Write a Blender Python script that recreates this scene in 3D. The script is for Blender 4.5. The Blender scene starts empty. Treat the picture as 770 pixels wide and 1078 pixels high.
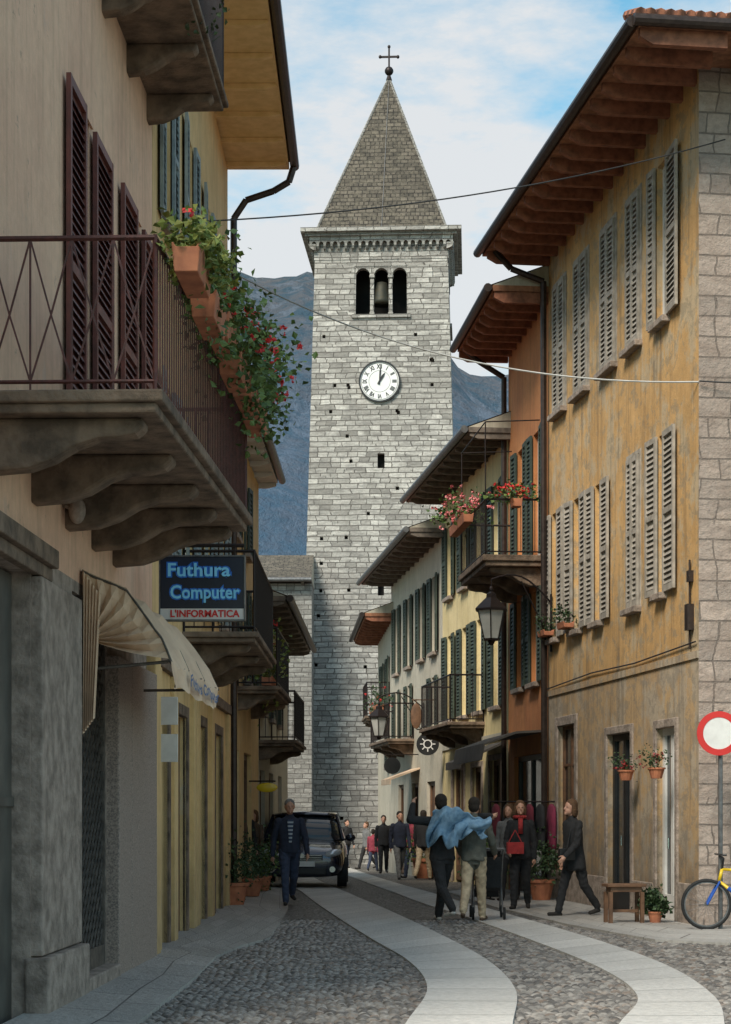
import bpy, bmesh, math, random
import numpy as np
import mathutils
from mathutils import Vector, Matrix
R=random.Random(7)
sc=bpy.context.scene
COL=sc.collection
FL=2000.;CX=385.;HY=856.;EH=1.5
def gz(y): return 0.0 if y<36 else -.012*(min(y,66)-36)
WL={}
# ---------------------------------------------------------------- materials
def newmat(name):
    m=bpy.data.materials.new(name);m.use_nodes=True
    return m,m.node_tree,m.node_tree.nodes['Principled BSDF']
def mixc(nt,f,a,b,blend='MIX'):
    n=nt.nodes.new('ShaderNodeMix');n.data_type='RGBA';n.blend_type=blend;n.clamp_factor=True
    for i,x in ((0,f),(6,a),(7,b)):
        if isinstance(x,(int,float)): n.inputs[i].default_value=x
        elif isinstance(x,tuple): n.inputs[i].default_value=(x[0],x[1],x[2],1)
        else: nt.links.new(x,n.inputs[i])
    return n.outputs[2]
def pos(nt):
    return nt.nodes.new('ShaderNodeNewGeometry').outputs['Position']
def uvc(nt):
    return nt.nodes.new('ShaderNodeTexCoord').outputs['UV']
def scl(nt,v,s):
    n=nt.nodes.new('ShaderNodeVectorMath');n.operation='MULTIPLY';nt.links.new(v,n.inputs[0]);n.inputs[1].default_value=s
    return n.outputs[0]
def nz(nt,v,s,d=4,r=.55,o=0):
    n=nt.nodes.new('ShaderNodeTexNoise');n.inputs['Scale'].default_value=s;n.inputs['Detail'].default_value=d;n.inputs['Roughness'].default_value=r
    nt.links.new(v,n.inputs['Vector']);return n.outputs[o]
def mr(nt,v,a,b,c=0.,d=1.):
    n=nt.nodes.new('ShaderNodeMapRange');nt.links.new(v,n.inputs[0])
    for i,x in enumerate((a,b,c,d)): n.inputs[i+1].default_value=x
    return n.outputs[0]
def bump(nt,b,h,st=.3,dist=.02,prev=None):
    n=nt.nodes.new('ShaderNodeBump');n.inputs['Strength'].default_value=st;n.inputs['Distance'].default_value=dist
    nt.links.new(h,n.inputs['Height'])
    if prev: nt.links.new(prev,n.inputs['Normal'])
    nt.links.new(n.outputs[0],b.inputs['Normal']);return n.outputs[0]
def sepz(nt,v):
    n=nt.nodes.new('ShaderNodeSeparateXYZ');nt.links.new(v,n.inputs[0]);return n.outputs[2]
def simple(name,c1,c2=None,s=6,rough=.7,metal=0,bs=.15,bsc=40,bd=.006,coat=0):
    m,nt,b=newmat(name);p=pos(nt)
    if c2 is None: c2=tuple(x*.6 for x in c1)
    c=mixc(nt,mr(nt,nz(nt,p,s,5),.35,.65),c1,c2)
    nt.links.new(c,b.inputs['Base Color']);b.inputs['Roughness'].default_value=rough;b.inputs['Metallic'].default_value=metal
    if coat: b.inputs['Coat Weight'].default_value=coat
    if bs: bump(nt,b,nz(nt,p,bsc,4),bs,bd)
    return m
def plaster(name,c1,c2,c3=None,peel=.62,grime=.5,streak=.35):
    m,nt,b=newmat(name);p=pos(nt)
    c=mixc(nt,mr(nt,nz(nt,p,.9,7,.65),.38,.62),c1,c2)
    c=mixc(nt,mr(nt,nz(nt,p,7,5,.7),.3,.75,0,.35),c,tuple(x*.55 for x in c2))
    if c3:
        c=mixc(nt,mr(nt,nz(nt,scl(nt,p,(1,1,.7)),1.3,8,.72),peel,peel+.06,0,.75),c,c3)
        c=mixc(nt,mr(nt,nz(nt,scl(nt,p,(1,1,1.3)),3.1,8,.75),peel+.02,peel+.06,0,.6),c,tuple(x*.6 for x in c3))
    st=nz(nt,scl(nt,p,(5,5,.35)),1.2,5,.65)
    c=mixc(nt,mr(nt,st,.5,.75,0,streak),c,(.085,.06,.04))
    z=sepz(nt,p)
    g=mr(nt,z,0,1.6,grime,0)
    mul=nt.nodes.new('ShaderNodeMath');mul.operation='MULTIPLY';nt.links.new(g,mul.inputs[0]);nt.links.new(mr(nt,nz(nt,p,3,5),.3,.6,.5,1.2),mul.inputs[1])
    c=mixc(nt,mul.outputs[0],c,(.07,.06,.05))
    nt.links.new(c,b.inputs['Base Color']);b.inputs['Roughness'].default_value=.92
    pb=bump(nt,b,nz(nt,p,2.2,8,.7),.45,.05)
    bump(nt,b,nz(nt,p,60,3),.2,.006,pb)
    return m
def blocks(name,c1,c2,mortar,bw,bh,ms=.012,dist=.3,rough=.9,varc=(.12,.11,.1),offset=.5,vamt=.55,bst=.6):
    m,nt,b=newmat(name);uv=uvc(nt)
    wob=nt.nodes.new('ShaderNodeTexNoise');wob.inputs['Scale'].default_value=1.1;wob.inputs['Detail'].default_value=3;nt.links.new(uv,wob.inputs['Vector'])
    sub=nt.nodes.new('ShaderNodeVectorMath');sub.operation='SUBTRACT';nt.links.new(wob.outputs['Color'],sub.inputs[0]);sub.inputs[1].default_value=(.5,.5,.5)
    add=nt.nodes.new('ShaderNodeVectorMath');nt.links.new(uv,add.inputs[0]);nt.links.new(scl(nt,sub.outputs[0],(dist*bw*2,dist*bh*.55,0)),add.inputs[1])
    def brick(w,h,o,f):
        br=nt.nodes.new('ShaderNodeTexBrick');br.offset=o;br.offset_frequency=f
        br.inputs['Scale'].default_value=1;br.inputs['Brick Width'].default_value=w;br.inputs['Row Height'].default_value=h
        br.inputs['Mortar Size'].default_value=ms;br.inputs['Mortar Smooth'].default_value=.3
        br.inputs['Color1'].default_value=(*c1,1);br.inputs['Color2'].default_value=(*c2,1);br.inputs['Mortar'].default_value=(*mortar,1)
        nt.links.new(add.outputs[0],br.inputs['Vector']);return br
    b1=brick(bw,bh,offset,2)
    c=b1.outputs['Color'];h=b1.outputs['Fac']
    if dist>0:
        b2=brick(bw*.62,bh,.37,3)
        row=nz(nt,scl(nt,add.outputs[0],(.25,1/bh*.5,1)),1,0)
        sel=mr(nt,row,.49,.51)
        c=mixc(nt,sel,c,b2.outputs['Color'])
        h=mixc(nt,sel,h,b2.outputs['Fac'])
    c=mixc(nt,mr(nt,nz(nt,scl(nt,uv,(1/bw,1/bh,1)),.9,2,.8),.42,.68,0,vamt),c,varc)
    c=mixc(nt,mr(nt,nz(nt,uv,.25,5,.7),.45,.7,0,.35),c,tuple(x*.5 for x in c2))
    c=mixc(nt,mr(nt,nz(nt,uv,14,5,.7),.4,.8,0,.55),c,tuple(x*.45 for x in c2))
    nt.links.new(c,b.inputs['Base Color']);b.inputs['Roughness'].default_value=rough
    inv=nt.nodes.new('ShaderNodeInvert');nt.links.new(h,inv.inputs['Color'])
    pb=bump(nt,b,inv.outputs[0],bst,.03)
    bump(nt,b,nz(nt,uv,9,6,.7),.7,.06,pb)
    return m
def leafmat(name,c1,c2):
    m,nt,b=newmat(name)
    g=nt.nodes.new('ShaderNodeNewGeometry')
    c=mixc(nt,g.outputs['Random Per Island'],c1,c2)
    nt.links.new(c,b.inputs['Base Color']);b.inputs['Roughness'].default_value=.6
    return m
M={}
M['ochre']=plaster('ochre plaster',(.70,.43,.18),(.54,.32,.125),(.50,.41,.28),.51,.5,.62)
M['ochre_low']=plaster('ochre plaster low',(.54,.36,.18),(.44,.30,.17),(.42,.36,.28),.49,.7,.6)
M['orange']=plaster('orange plaster',(.60,.25,.09),(.50,.19,.07),(.42,.26,.15),.64,.4,.35)
M['cream']=plaster('cream plaster',(.78,.64,.35),(.68,.55,.28),(.48,.43,.31),.66,.4,.3)
M['grey']=plaster('grey plaster',(.56,.51,.41),(.47,.43,.34),(.36,.33,.29),.6,.4,.35)
M['peach']=plaster('peach plaster',(.86,.56,.38),(.76,.47,.32),(.64,.44,.33),.60,.3,.28)
M['yellow']=plaster('yellow plaster',(.80,.56,.27),(.70,.47,.21),(.56,.44,.30),.60,.4,.35)
M['tower']=blocks('tower stone',(.66,.635,.585),(.30,.285,.26),(.13,.12,.105),.60,.195,.016,.5,.9,(.17,.16,.15),.5,.62,1.)
M['church']=blocks('church stone',(.40,.385,.355),(.24,.23,.21),(.12,.11,.10),.5,.17,.015,.4)
M['toproof']=blocks('slate roof',(.17,.145,.115),(.065,.057,.045),(.02,.018,.015),.28,.17,.02,.2,.9,(.23,.20,.15))
M['quoin']=blocks('corner stone',(.52,.41,.34),(.36,.29,.245),(.19,.155,.13),.52,.27,.013,.35,.9,(.26,.19,.15),.5,.55,.8)
M['stonebase']=simple('brown grey granite',(.40,.325,.27),(.20,.16,.13),7,.85,0,.6,24,.03)
M['pinkstone']=simple('speckled pink granite',(.42,.33,.27),(.17,.135,.115),70,.8,0,.3,50,.008)
M['slabstone']=simple('balcony stone',(.235,.165,.115),(.09,.064,.045),5,.9,0,.7,22,.025)
M['track']=blocks('stone track slabs',(.68,.66,.62),(.54,.525,.495),(.10,.095,.085),1.05,3.0,.012,0,.65,(.40,.39,.36),0.0,.4,.3)
M['pave']=blocks('pavement flags',(.52,.495,.455),(.39,.37,.34),(.09,.08,.075),1.3,.85,.012,0,.7,(.30,.28,.26),.5,.4,.3)
M['iron']=simple('dark iron',(.022,.018,.018),(.03,.02,.018),20,.5,.6,.1)
M['brownrail']=simple('oxblood painted iron',(.11,.034,.028),(.06,.022,.018),20,.5,.2,.1)
M['brownshut']=simple('oxblood shutter paint',(.18,.050,.036),(.11,.034,.026),8,.55,0,.1)
M['greyshut']=simple('weathered grey shutter',(.42,.375,.32),(.26,.23,.19),7,.75,0,.15)
M['bluegrey']=simple('blue grey shutter',(.30,.35,.35),(.20,.24,.25),7,.7)
M['greenshut']=simple('dark green shutter',(.05,.070,.050),(.03,.042,.032),7,.6)
M['rafter']=simple('brown rafter wood',(.34,.13,.07),(.18,.068,.038),9,.8)
M['soffit']=simple('soffit boards',(.38,.17,.09),(.20,.088,.048),9,.85)
M['greywood']=simple('grey eave wood',(.22,.18,.145),(.12,.098,.08),9,.85)
M['gatemetal']=simple('dull gate metal',(.17,.145,.12),(.08,.07,.06),12,.6,.4)
M['yellowwood']=simple('honey pine boards',(.86,.60,.30),(.72,.48,.21),6,.6)
M['gutter']=simple('copper brown gutter',(.06,.042,.035),(.035,.025,.022),12,.45,.5)
M['zinc']=simple('grey gutter',(.20,.20,.20),(.12,.12,.12),12,.45,.6)
def tilemat():
    m,nt,b=newmat('terracotta roof tiles');uv=uvc(nt)
    w=nt.nodes.new('ShaderNodeTexWave');w.inputs['Scale'].default_value=1.6;w.bands_direction='X';nt.links.new(uv,w.inputs['Vector'])
    c=mixc(nt,mr(nt,nz(nt,uv,4,4,.8),.35,.65),(.42,.16,.085),(.24,.10,.06))
    c=mixc(nt,mr(nt,w.outputs[1],0,.4,.8,0),c,(.05,.025,.02))
    nt.links.new(c,b.inputs['Base Color']);b.inputs['Roughness'].default_value=.9
    bump(nt,b,w.outputs[1],1,.05);return m
M['tile']=tilemat()
def glassmat():
    m,nt,b=newmat('dark window glass');b.inputs['Base Color'].default_value=(.02,.025,.03,1);b.inputs['Roughness'].default_value=.08
    bump(nt,b,nz(nt,pos(nt),2,2),.1,.02);return m
M['glass']=glassmat()
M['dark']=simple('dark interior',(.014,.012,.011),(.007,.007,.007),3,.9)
M['white']=simple('white paint',(.74,.73,.70),(.62,.61,.58),5,.6)
M['cloth']=simple('tan canvas',(.76,.56,.39),(.62,.44,.30),3,.85,0,.5,7,.04)
M['darkcloth']=simple('dark canvas',(.09,.08,.07),(.05,.045,.04),3,.85)
M['terra']=simple('terracotta',(.50,.19,.095),(.36,.13,.07),7,.85)
M['leaf']=leafmat('green leaves',(.03,.075,.018),(.13,.20,.045))
M['leaf2']=leafmat('yellow green leaves',(.08,.14,.025),(.26,.27,.06))
M['leafdark']=leafmat('dark leaves',(.018,.042,.015),(.05,.09,.03))
M['red']=leafmat('red geranium petals',(.50,.015,.02),(.75,.05,.05))
M['darkred']=leafmat('dark red petals',(.22,.02,.02),(.36,.04,.04))
M['pink']=leafmat('pink geranium petals',(.70,.14,.16),(.85,.38,.36))
M['clockface']=simple('enamel clock face',(.82,.82,.80),(.75,.75,.73),3,.4,0,0)
M['black']=simple('black paint',(.012,.012,.013),(.02,.02,.02),6,.45)
M['signblue']=simple('sign light blue letters',(.25,.66,.92),(.22,.62,.90),3,.4,0,0)
M['signdeep']=simple('sign deep blue outline',(.02,.16,.62),(.02,.16,.60),3,.4,0,0)
M['awnblue']=simple('faded blue letters',(.10,.16,.30),(.12,.18,.3),3,.8,0,0)
M['signred']=simple('sign red letters',(.60,.02,.02),(.55,.02,.02),3,.4,0,0)
M['wood']=simple('brown wood',(.18,.09,.045),(.10,.05,.025),8,.65)
M['rubber']=simple('black rubber',(.02,.02,.02),(.012,.012,.012),20,.8)
M['chrome']=simple('bright metal',(.55,.55,.56),(.45,.45,.46),20,.25,1,0)
M['yellowpaint']=simple('yellow bicycle paint',(.80,.55,.02),(.70,.46,.02),4,.3,0,0)
M['bluepaint']=simple('blue bicycle paint',(.02,.10,.45),(.02,.08,.38),4,.3,0,0)
M['carpaint']=simple('dark blue car paint',(.016,.022,.042),(.014,.018,.036),4,.25,.3,0,coat=1)
M['redpaint']=simple('red sign paint',(.58,.03,.025),(.52,.025,.02),4,.4,0,0)
M['lampglass']=simple('frosted lantern glass',(.50,.50,.47),(.40,.40,.37),4,.2,0,0)
M['cablem']=simple('black cable',(.02,.02,.02),(.03,.03,.03),4,.6,0,0)
M['palecable']=simple('pale cable',(.5,.5,.48),(.4,.4,.38),4,.6,0,0)
# ---------------------------------------------------------------- mesh builder
class MB:
    def __init__(s): s.v=[];s.f=[];s.m=[];s.uv=None
    def poly(s,pts,m=0):
        i=len(s.v);s.v+=[tuple(p) for p in pts];s.f.append(tuple(range(i,i+len(pts))));s.m.append(m)
    def box(s,P,a0,a1,b0,b1,c0,c1,m=0):
        i=len(s.v)
        for c in (c0,c1):
            for (a,b) in ((a0,b0),(a1,b0),(a1,b1),(a0,b1)): s.v.append(tuple(P(a,b,c)))
        for q in ((0,3,2,1),(4,5,6,7),(0,1,5,4),(1,2,6,5),(2,3,7,6),(3,0,4,7)):
            s.f.append(tuple(i+k for k in q));s.m.append(m)
    def prism(s,P,prof,a0,a1,m=0):
        i=len(s.v);n=len(prof)
        for a in (a0,a1):
            for b,c in prof: s.v.append(tuple(P(a,b,c)))
        s.f.append(tuple(range(i,i+n)));s.f.append(tuple(range(i+2*n-1,i+n-1,-1)));s.m+=[m,m]
        for k in range(n):
            k2=(k+1)%n;s.f.append((i+k,i+k2,i+n+k2,i+n+k));s.m.append(m)
    def rod(s,p,q,r,seg=5,m=0,r2=None):
        p=Vector(p);q=Vector(q);d=q-p
        if d.length<1e-6:return
        d.normalize();a=d.orthogonal().normalized();b=d.cross(a);i=len(s.v);r2=r if r2 is None else r2
        for c,rr in ((p,r),(q,r2)):
            for k in range(seg):
                t=2*math.pi*k/seg;s.v.append(tuple(c+a*math.cos(t)*rr+b*math.sin(t)*rr))
        for k in range(seg):
            k2=(k+1)%seg;s.f.append((i+k,i+k2,i+seg+k2,i+seg+k));s.m.append(m)
        s.f.append(tuple(i+k for k in range(seg))[::-1]);s.f.append(tuple(i+seg+k for k in range(seg)));s.m+=[m,m]
    def loft(s,rings,m=0,caps=True):
        i=len(s.v);n=len(rings[0])
        for r in rings: s.v+=[tuple(p) for p in r]
        for j in range(len(rings)-1):
            for k in range(n):
                k2=(k+1)%n;s.f.append((i+j*n+k,i+j*n+k2,i+(j+1)*n+k2,i+(j+1)*n+k));s.m.append(m)
        if caps:
            s.f.append(tuple(i+k for k in range(n))[::-1]);s.f.append(tuple(i+(len(rings)-1)*n+k for k in range(n)));s.m+=[m,m]
    def cap(s,p,q,r1,r2=None,seg=10,m=0):
        p=Vector(p);q=Vector(q);r2=r1 if r2 is None else r2;d=q-p
        if d.length<1e-6: d=Vector((0,0,1))
        d=d.normalized();a=d.orthogonal().normalized();b=d.cross(a);rings=[]
        for t in (-80,-50,-20,0):
            t=math.radians(t);c=p+d*r1*math.sin(t);rr=r1*math.cos(t);rings.append([c+a*math.cos(6.2832*k/seg)*rr+b*math.sin(6.2832*k/seg)*rr for k in range(seg)])
        for t in (0,20,50,80):
            t=math.radians(t);c=q+d*r2*math.sin(t);rr=r2*math.cos(t);rings.append([c+a*math.cos(6.2832*k/seg)*rr+b*math.sin(6.2832*k/seg)*rr for k in range(seg)])
        s.loft(rings,m)
    def ell(s,c,rx,ry,rz,seg=12,m=0,fn=None):
        rings=[]
        for j in range(9):
            t=math.radians(-84+21*j);rings.append([Vector((c[0]+rx*math.cos(t)*math.cos(6.2832*k/seg),c[1]+ry*math.cos(t)*math.sin(6.2832*k/seg),c[2]+rz*math.sin(t))) for k in range(seg)])
        if fn: rings=[[fn(p) for p in r] for r in rings]
        s.loft(rings,m)
    def disc(s,c,nrm,r0,r1,th,seg=28,m=0):
        c=Vector(c);nrm=Vector(nrm).normalized();a=nrm.orthogonal().normalized();b=nrm.cross(a)
        def ring(r,o): return [c+nrm*o+a*math.cos(6.2832*k/seg)*r+b*math.sin(6.2832*k/seg)*r for k in range(seg)]
        if r0<=0: s.loft([ring(r1,0),ring(r1,th)],m)
        else: s.loft([ring(r0,0),ring(r1,0),ring(r1,th),ring(r0,th),ring(r0,0)],m,False)
def W(a,b,c): return Vector((a,b,c))
def Wo(o,ang=0):
    ca,sa=math.cos(ang),math.sin(ang)
    return lambda a,b,c: Vector((o[0]+a*ca-b*sa,o[1]+a*sa+b*ca,o[2]+c))
def setp(ob,parent,loc):
    loc=Vector(loc);WL[ob.name]=loc
    if parent is not None:
        ob.parent=parent;ob.location=loc-WL[parent.name]
    else: ob.location=loc
def fin(mb,name,parent=None,mats=(),smooth=False,bevel=0,uv=True,recalc=True,loc=None):
    v=np.array(mb.v,dtype=float)
    if loc is None:
        mn=v.min(0);mx=v.max(0);loc=((mn[0]+mx[0])/2,(mn[1]+mx[1])/2,mn[2])
    l=np.array(loc,dtype=float)
    me=bpy.data.meshes.new(name);me.from_pydata((v-l).tolist(),[],mb.f)
    for m in mats: me.materials.append(m if not isinstance(m,str) else M[m])
    me.polygons.foreach_set('material_index',mb.m)
    if recalc:
        bm=bmesh.new();bm.from_mesh(me);bmesh.ops.recalc_face_normals(bm,faces=bm.faces);bm.to_mesh(me);bm.free()
    if mb.uv is not None:
        ul=me.uv_layers.new(name='UVMap');arr=[]
        for lp in me.loops: arr+=list(mb.uv[lp.vertex_index])
        ul.data.foreach_set('uv',arr)
    elif uv:
        ul=me.uv_layers.new(name='UVMap');d=ul.data
        for p in me.polygons:
            n=p.normal
            h=math.hypot(n.x,n.y)
            if h<.15:
                for li in p.loop_indices:
                    w=me.vertices[me.loops[li].vertex_index].co;d[li].uv=(w.x+l[0],w.y+l[1])
            else:
                tx,ty=-n.y/h,n.x/h
                k=1/max(h,.3)
                for li in p.loop_indices:
                    w=me.vertices[me.loops[li].vertex_index].co;d[li].uv=((w.x+l[0])*tx+(w.y+l[1])*ty,(w.z+l[2])*k)
    if smooth: me.polygons.foreach_set('use_smooth',[True]*len(me.polygons))
    ob=bpy.data.objects.new(name,me);COL.objects.link(ob);setp(ob,parent,loc)
    if bevel:
        b=ob.modifiers.new('b','BEVEL');b.width=bevel;b.segments=2;b.limit_method='ANGLE';b.angle_limit=.6
    return ob
def thing(name,label,cat,loc,group=None):
    ob=bpy.data.objects.new(name,None);ob.empty_display_size=.2;COL.objects.link(ob);setp(ob,None,loc)
    ob['label']=label;ob['category']=cat
    if group: ob['group']=group
    return ob
def tag(ob,label,cat,group=None):
    ob['label']=label;ob['category']=cat
    if group: ob['group']=group
    return ob
def textgeo(body,size=1.,offset=.0,align='CENTER'):
    cu=bpy.data.curves.new('t','FONT');cu.body=body;cu.size=size;cu.offset=offset;cu.align_x=align;cu.align_y='CENTER';cu.resolution_u=3
    o=bpy.data.objects.new('t',cu);COL.objects.link(o);dg=bpy.context.evaluated_depsgraph_get();dg.update()
    me=bpy.data.meshes.new_from_object(o.evaluated_get(dg))
    vs=[tuple(v.co) for v in me.vertices];fs=[tuple(p.vertices) for p in me.polygons]
    bpy.data.objects.remove(o);bpy.data.meshes.remove(me);bpy.data.curves.remove(cu)
    return vs,fs
def addtext(mb,body,size,fn,m=0,offset=0.,sx=1.,width=None):
    vs,fs=textgeo(body,size,offset);i=len(mb.v)
    if width:
        xs=[v[0] for v in vs];sx=width/(max(xs)-min(xs));xm=(max(xs)+min(xs))/2;vs=[(x-xm,y,z) for x,y,z in vs]
    mb.v+=[tuple(fn(x*sx,y)) for x,y,_ in vs]
    for f in fs: mb.f.append(tuple(i+k for k in f));mb.m.append(m)
def leaves(mb,c,rad,n,size,m=0,droop=0.):
    c=Vector(c)
    cl=[Vector((R.gauss(0,.5)*rad[0],R.gauss(0,.5)*rad[1],R.gauss(0,.5)*rad[2])) for _ in range(max(3,n//18))]
    for _ in range(n):
        q=R.choice(cl)+Vector((R.gauss(0,.28)*rad[0],R.gauss(0,.28)*rad[1],R.gauss(0,.28)*rad[2]))
        p=c+q-Vector((0,0,droop*abs(R.gauss(0,1))))
        a=Vector((R.gauss(0,1),R.gauss(0,1),R.gauss(0,.6))).normalized();b=a.orthogonal().normalized()
        b.rotate(Matrix.Rotation(R.uniform(0,6.28),3,a))
        s=size*R.uniform(.6,1.3);k=a.cross(b)*s*.15
        mb.poly([p-a*s*.5,p+b*s*.4+k,p+a*s*.5,p-b*s*.4+k],m)
# ---------------------------------------------------------------- facades
class Fac:
    def __init__(s,p0,p1,right=True):
        s.o=Vector((p0[0],p0[1],0));d=Vector((p1[0],p1[1],0))-s.o;s.L=d.length;s.u=d/s.L
        n=Vector((-s.u.y,s.u.x,0))
        if (n.x<0)!=right: n=-n
        s.n=n
    def P(s,u,n,z): return s.o+s.u*u+s.n*n+Vector((0,0,z))
    def fu(s,px):
        k=(px-CX)/FL;return (k*s.o.y-s.o.x)/(s.u.x-k*s.u.y)
def gridwall(mb,P,u0,u1,z0,z1,holes,depth=.22,m=0,rm=None,nn=0.):
    us=sorted({u0,u1}|{h[0] for h in holes}|{h[1] for h in holes});zs=sorted({z0,z1}|{h[2] for h in holes}|{h[3] for h in holes})
    us=[u for u in us if u0<=u<=u1];zs=[z for z in zs if z0<=z<=z1]
    for a,b in zip(us,us[1:]):
        for c,d in zip(zs,zs[1:]):
            mu,mz=(a+b)/2,(c+d)/2
            if any(h[0]<mu<h[1] and h[2]<mz<h[3] for h in holes): continue
            mb.poly([P(a,nn,c),P(b,nn,c),P(b,nn,d),P(a,nn,d)],m)
    rm=m if rm is None else rm
    for h in holes:
        a,b,c,d=h[:4]
        for q in (((a,c),(a,d)),((b,c),(b,d)),((a,c),(b,c)),((a,d),(b,d))):
            (x,y),(x2,y2)=q
            mb.poly([P(x,nn,y),P(x2,nn,y2),P(x2,-depth,y2),P(x,-depth,y)],rm)
def house(label,F,depth,h,matw,holes,zb=-.6,endmat=None,lowmat=None,lowz=None):
    o=thing('house',label,'building',F.P(F.L/2,-.3,gz(F.o.y)))
    mb=MB();mats=[matw,endmat or matw,lowmat or matw]
    if lowmat:
        gridwall(mb,F.P,0,F.L,zb,lowz,[x for x in holes if x[2]<lowz],m=2)
        gridwall(mb,F.P,0,F.L,lowz,h,[x for x in holes if x[2]>=lowz])
    else: gridwall(mb,F.P,0,F.L,zb,h,holes)
    for (a,b,c,d) in ((0,-.0,0,-depth),(F.L,0,F.L,-depth),(0,-depth,F.L,-depth)):
        mb.poly([F.P(a,b,zb),F.P(c,d,zb),F.P(c,d,h),F.P(a,b,h)],1)
    mb.poly([F.P(0,0,h-.01),F.P(F.L,0,h-.01),F.P(F.L,-depth,h-.01),F.P(0,-depth,h-.01)],1)
    fin(mb,'wall',o,mats,recalc=False)
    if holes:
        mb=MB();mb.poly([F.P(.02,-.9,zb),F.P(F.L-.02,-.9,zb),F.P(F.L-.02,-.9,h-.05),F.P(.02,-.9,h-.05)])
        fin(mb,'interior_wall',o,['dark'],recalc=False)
    return o
def shutter(par,F,u0,u1,z0,z1,n0,mat,ang=0.,hinge=0):
    mb=MB();w=u1-u0;st=min(.06,w*.16)
    piv=u0 if hinge==0 else u1
    ca,sa=math.cos(ang),math.sin(ang)
    def P(u,n,z):
        du=u-piv;return F.P(piv+du*ca,n0+n+abs(du)*sa,z)
    mb.box(P,u0,u0+st,0,.04,z0,z1);mb.box(P,u1-st,u1,0,.04,z0,z1)
    for a,b in ((z0,z0+.09),((z0+z1)/2-.04,(z0+z1)/2+.04),(z1-.08,z1)): mb.box(P,u0+st,u1-st,0.002,.038,a,b)
    n=int((z1-z0-.25)/.075)
    for k in range(n):
        z=z0+.10+k*(z1-z0-.2)/n
        if abs(z+.03-(z0+z1)/2)<.06: continue
        mb.poly([P(u0+st,.034,z),P(u1-st,.034,z),P(u1-st,.006,z+.062),P(u0+st,.006,z+.062)])
        mb.poly([P(u0+st,.028,z-.006),P(u1-st,.028,z-.006),P(u1-st,.0,z+.056),P(u0+st,.0,z+.056)])
    mb.poly([P(u0+st,.004,z0),P(u1-st,.004,z0),P(u1-st,.004,z1),P(u0+st,.004,z1)])
    return fin(mb,'shutter',par,[mat],recalc=False)
def sill(par,F,u0,u1,z,mat='stonebase',t=.09,d=.12):
    mb=MB();mb.box(F.P,u0-.08,u1+.08,-.02,d,z-t,z);return fin(mb,'sill',par,[mat],bevel=.01)
def glazing(bld,F,u0,u1,z0,z1,fm='white',n=-.14,name='window',mull=1,trans=True):
    mb=MB();f=.055
    mb.box(F.P,u0,u0+f,n,n+.06,z0,z1);mb.box(F.P,u1-f,u1,n,n+.06,z0,z1)
    mb.box(F.P,u0+f,u1-f,n,n+.06,z0,z0+f);mb.box(F.P,u0+f,u1-f,n,n+.06,z1-f,z1)
    for k in range(mull):
        c=u0+(u1-u0)*(k+1)/(mull+1);mb.box(F.P,c-.03,c+.03,n+.002,n+.062,z0+f,z1-f)
    if trans:
        zc=z0+(z1-z0)*.68;mb.box(F.P,u0+f,u1-f,n+.004,n+.055,zc-.02,zc+.02)
    mb.poly([F.P(u0,n+.02,z0),F.P(u1,n+.02,z0),F.P(u1,n+.02,z1),F.P(u0,n+.02,z1)],1)
    return fin(mb,name,bld,[fm,'glass'],recalc=False)
def win_closed(bld,F,u0,u1,z0,z1,mat,sillm='stonebase'):
    mb=MB();t=.06
    mb.box(F.P,u0-t,u0,-.02,.02,z0,z1+t);mb.box(F.P,u1,u1+t,-.02,.02,z0,z1+t);mb.box(F.P,u0,u1,-.02,.02,z1,z1+t)
    mb.poly([F.P(u0,.008,z0),F.P(u1,.008,z0),F.P(u1,.008,z1),F.P(u0,.008,z1)],0)
    w=fin(mb,'window',bld,[mat],recalc=False);c=(u0+u1)/2
    shutter(w,F,u0+.01,c-.006,z0+.01,z1-.01,.012,mat,R.uniform(0,.05),0);shutter(w,F,c+.006,u1-.01,z0+.01,z1-.01,.012,mat,R.uniform(0,.04),1)
    if sillm: sill(w,F,u0,u1,z0,sillm)
    return w
def win_open(bld,F,u0,u1,z0,z1,mat,sillm='stonebase',sw=None,ang=.06,fm='white',sides=(1,1)):
    w=glazing(bld,F,u0,u1,z0,z1,fm);s=sw or (u1-u0)/2
    s0,s1=s if isinstance(s,tuple) else (s,s)
    if sides[0]: shutter(w,F,u0-s0-.01,u0-.01,z0,z1,.02,mat,ang*R.uniform(.4,1.5),1)
    if sides[1]: shutter(w,F,u1+.01,u1+s1+.01,z0,z1,.02,mat,ang*R.uniform(.4,1.5),0)
    if sillm: sill(w,F,u0,u1,z0,sillm)
    return w
def door(bld,F,u0,u1,z0,z1,mat='wood',n=-.15,glass=True):
    mb=MB();f=.1
    mb.box(F.P,u0,u0+f,n,n+.07,z0,z1);mb.box(F.P,u1-f,u1,n,n+.07,z0,z1);c=(u0+u1)/2
    mb.box(F.P,c-.06,c+.06,n+.002,n+.068,z0,z1);mb.box(F.P,u0+f,u1-f,n+.001,n+.07,z1-f,z1);mb.box(F.P,u0+f,u1-f,n+.001,n+.07,z0,z0+.35)
    mb.poly([F.P(u0,n+.03,z0),F.P(u1,n+.03,z0),F.P(u1,n+.03,z1),F.P(u0,n+.03,z1)],1)
    d=fin(mb,'door',bld,[mat,'glass'],recalc=False)
    mb=MB();mb.rod(F.P(c+.1,n+.09,z0+1),F.P(c+.1,n+.09,z0+1.15),.015,6);fin(mb,'handle',d,['chrome'])
    return d
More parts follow.
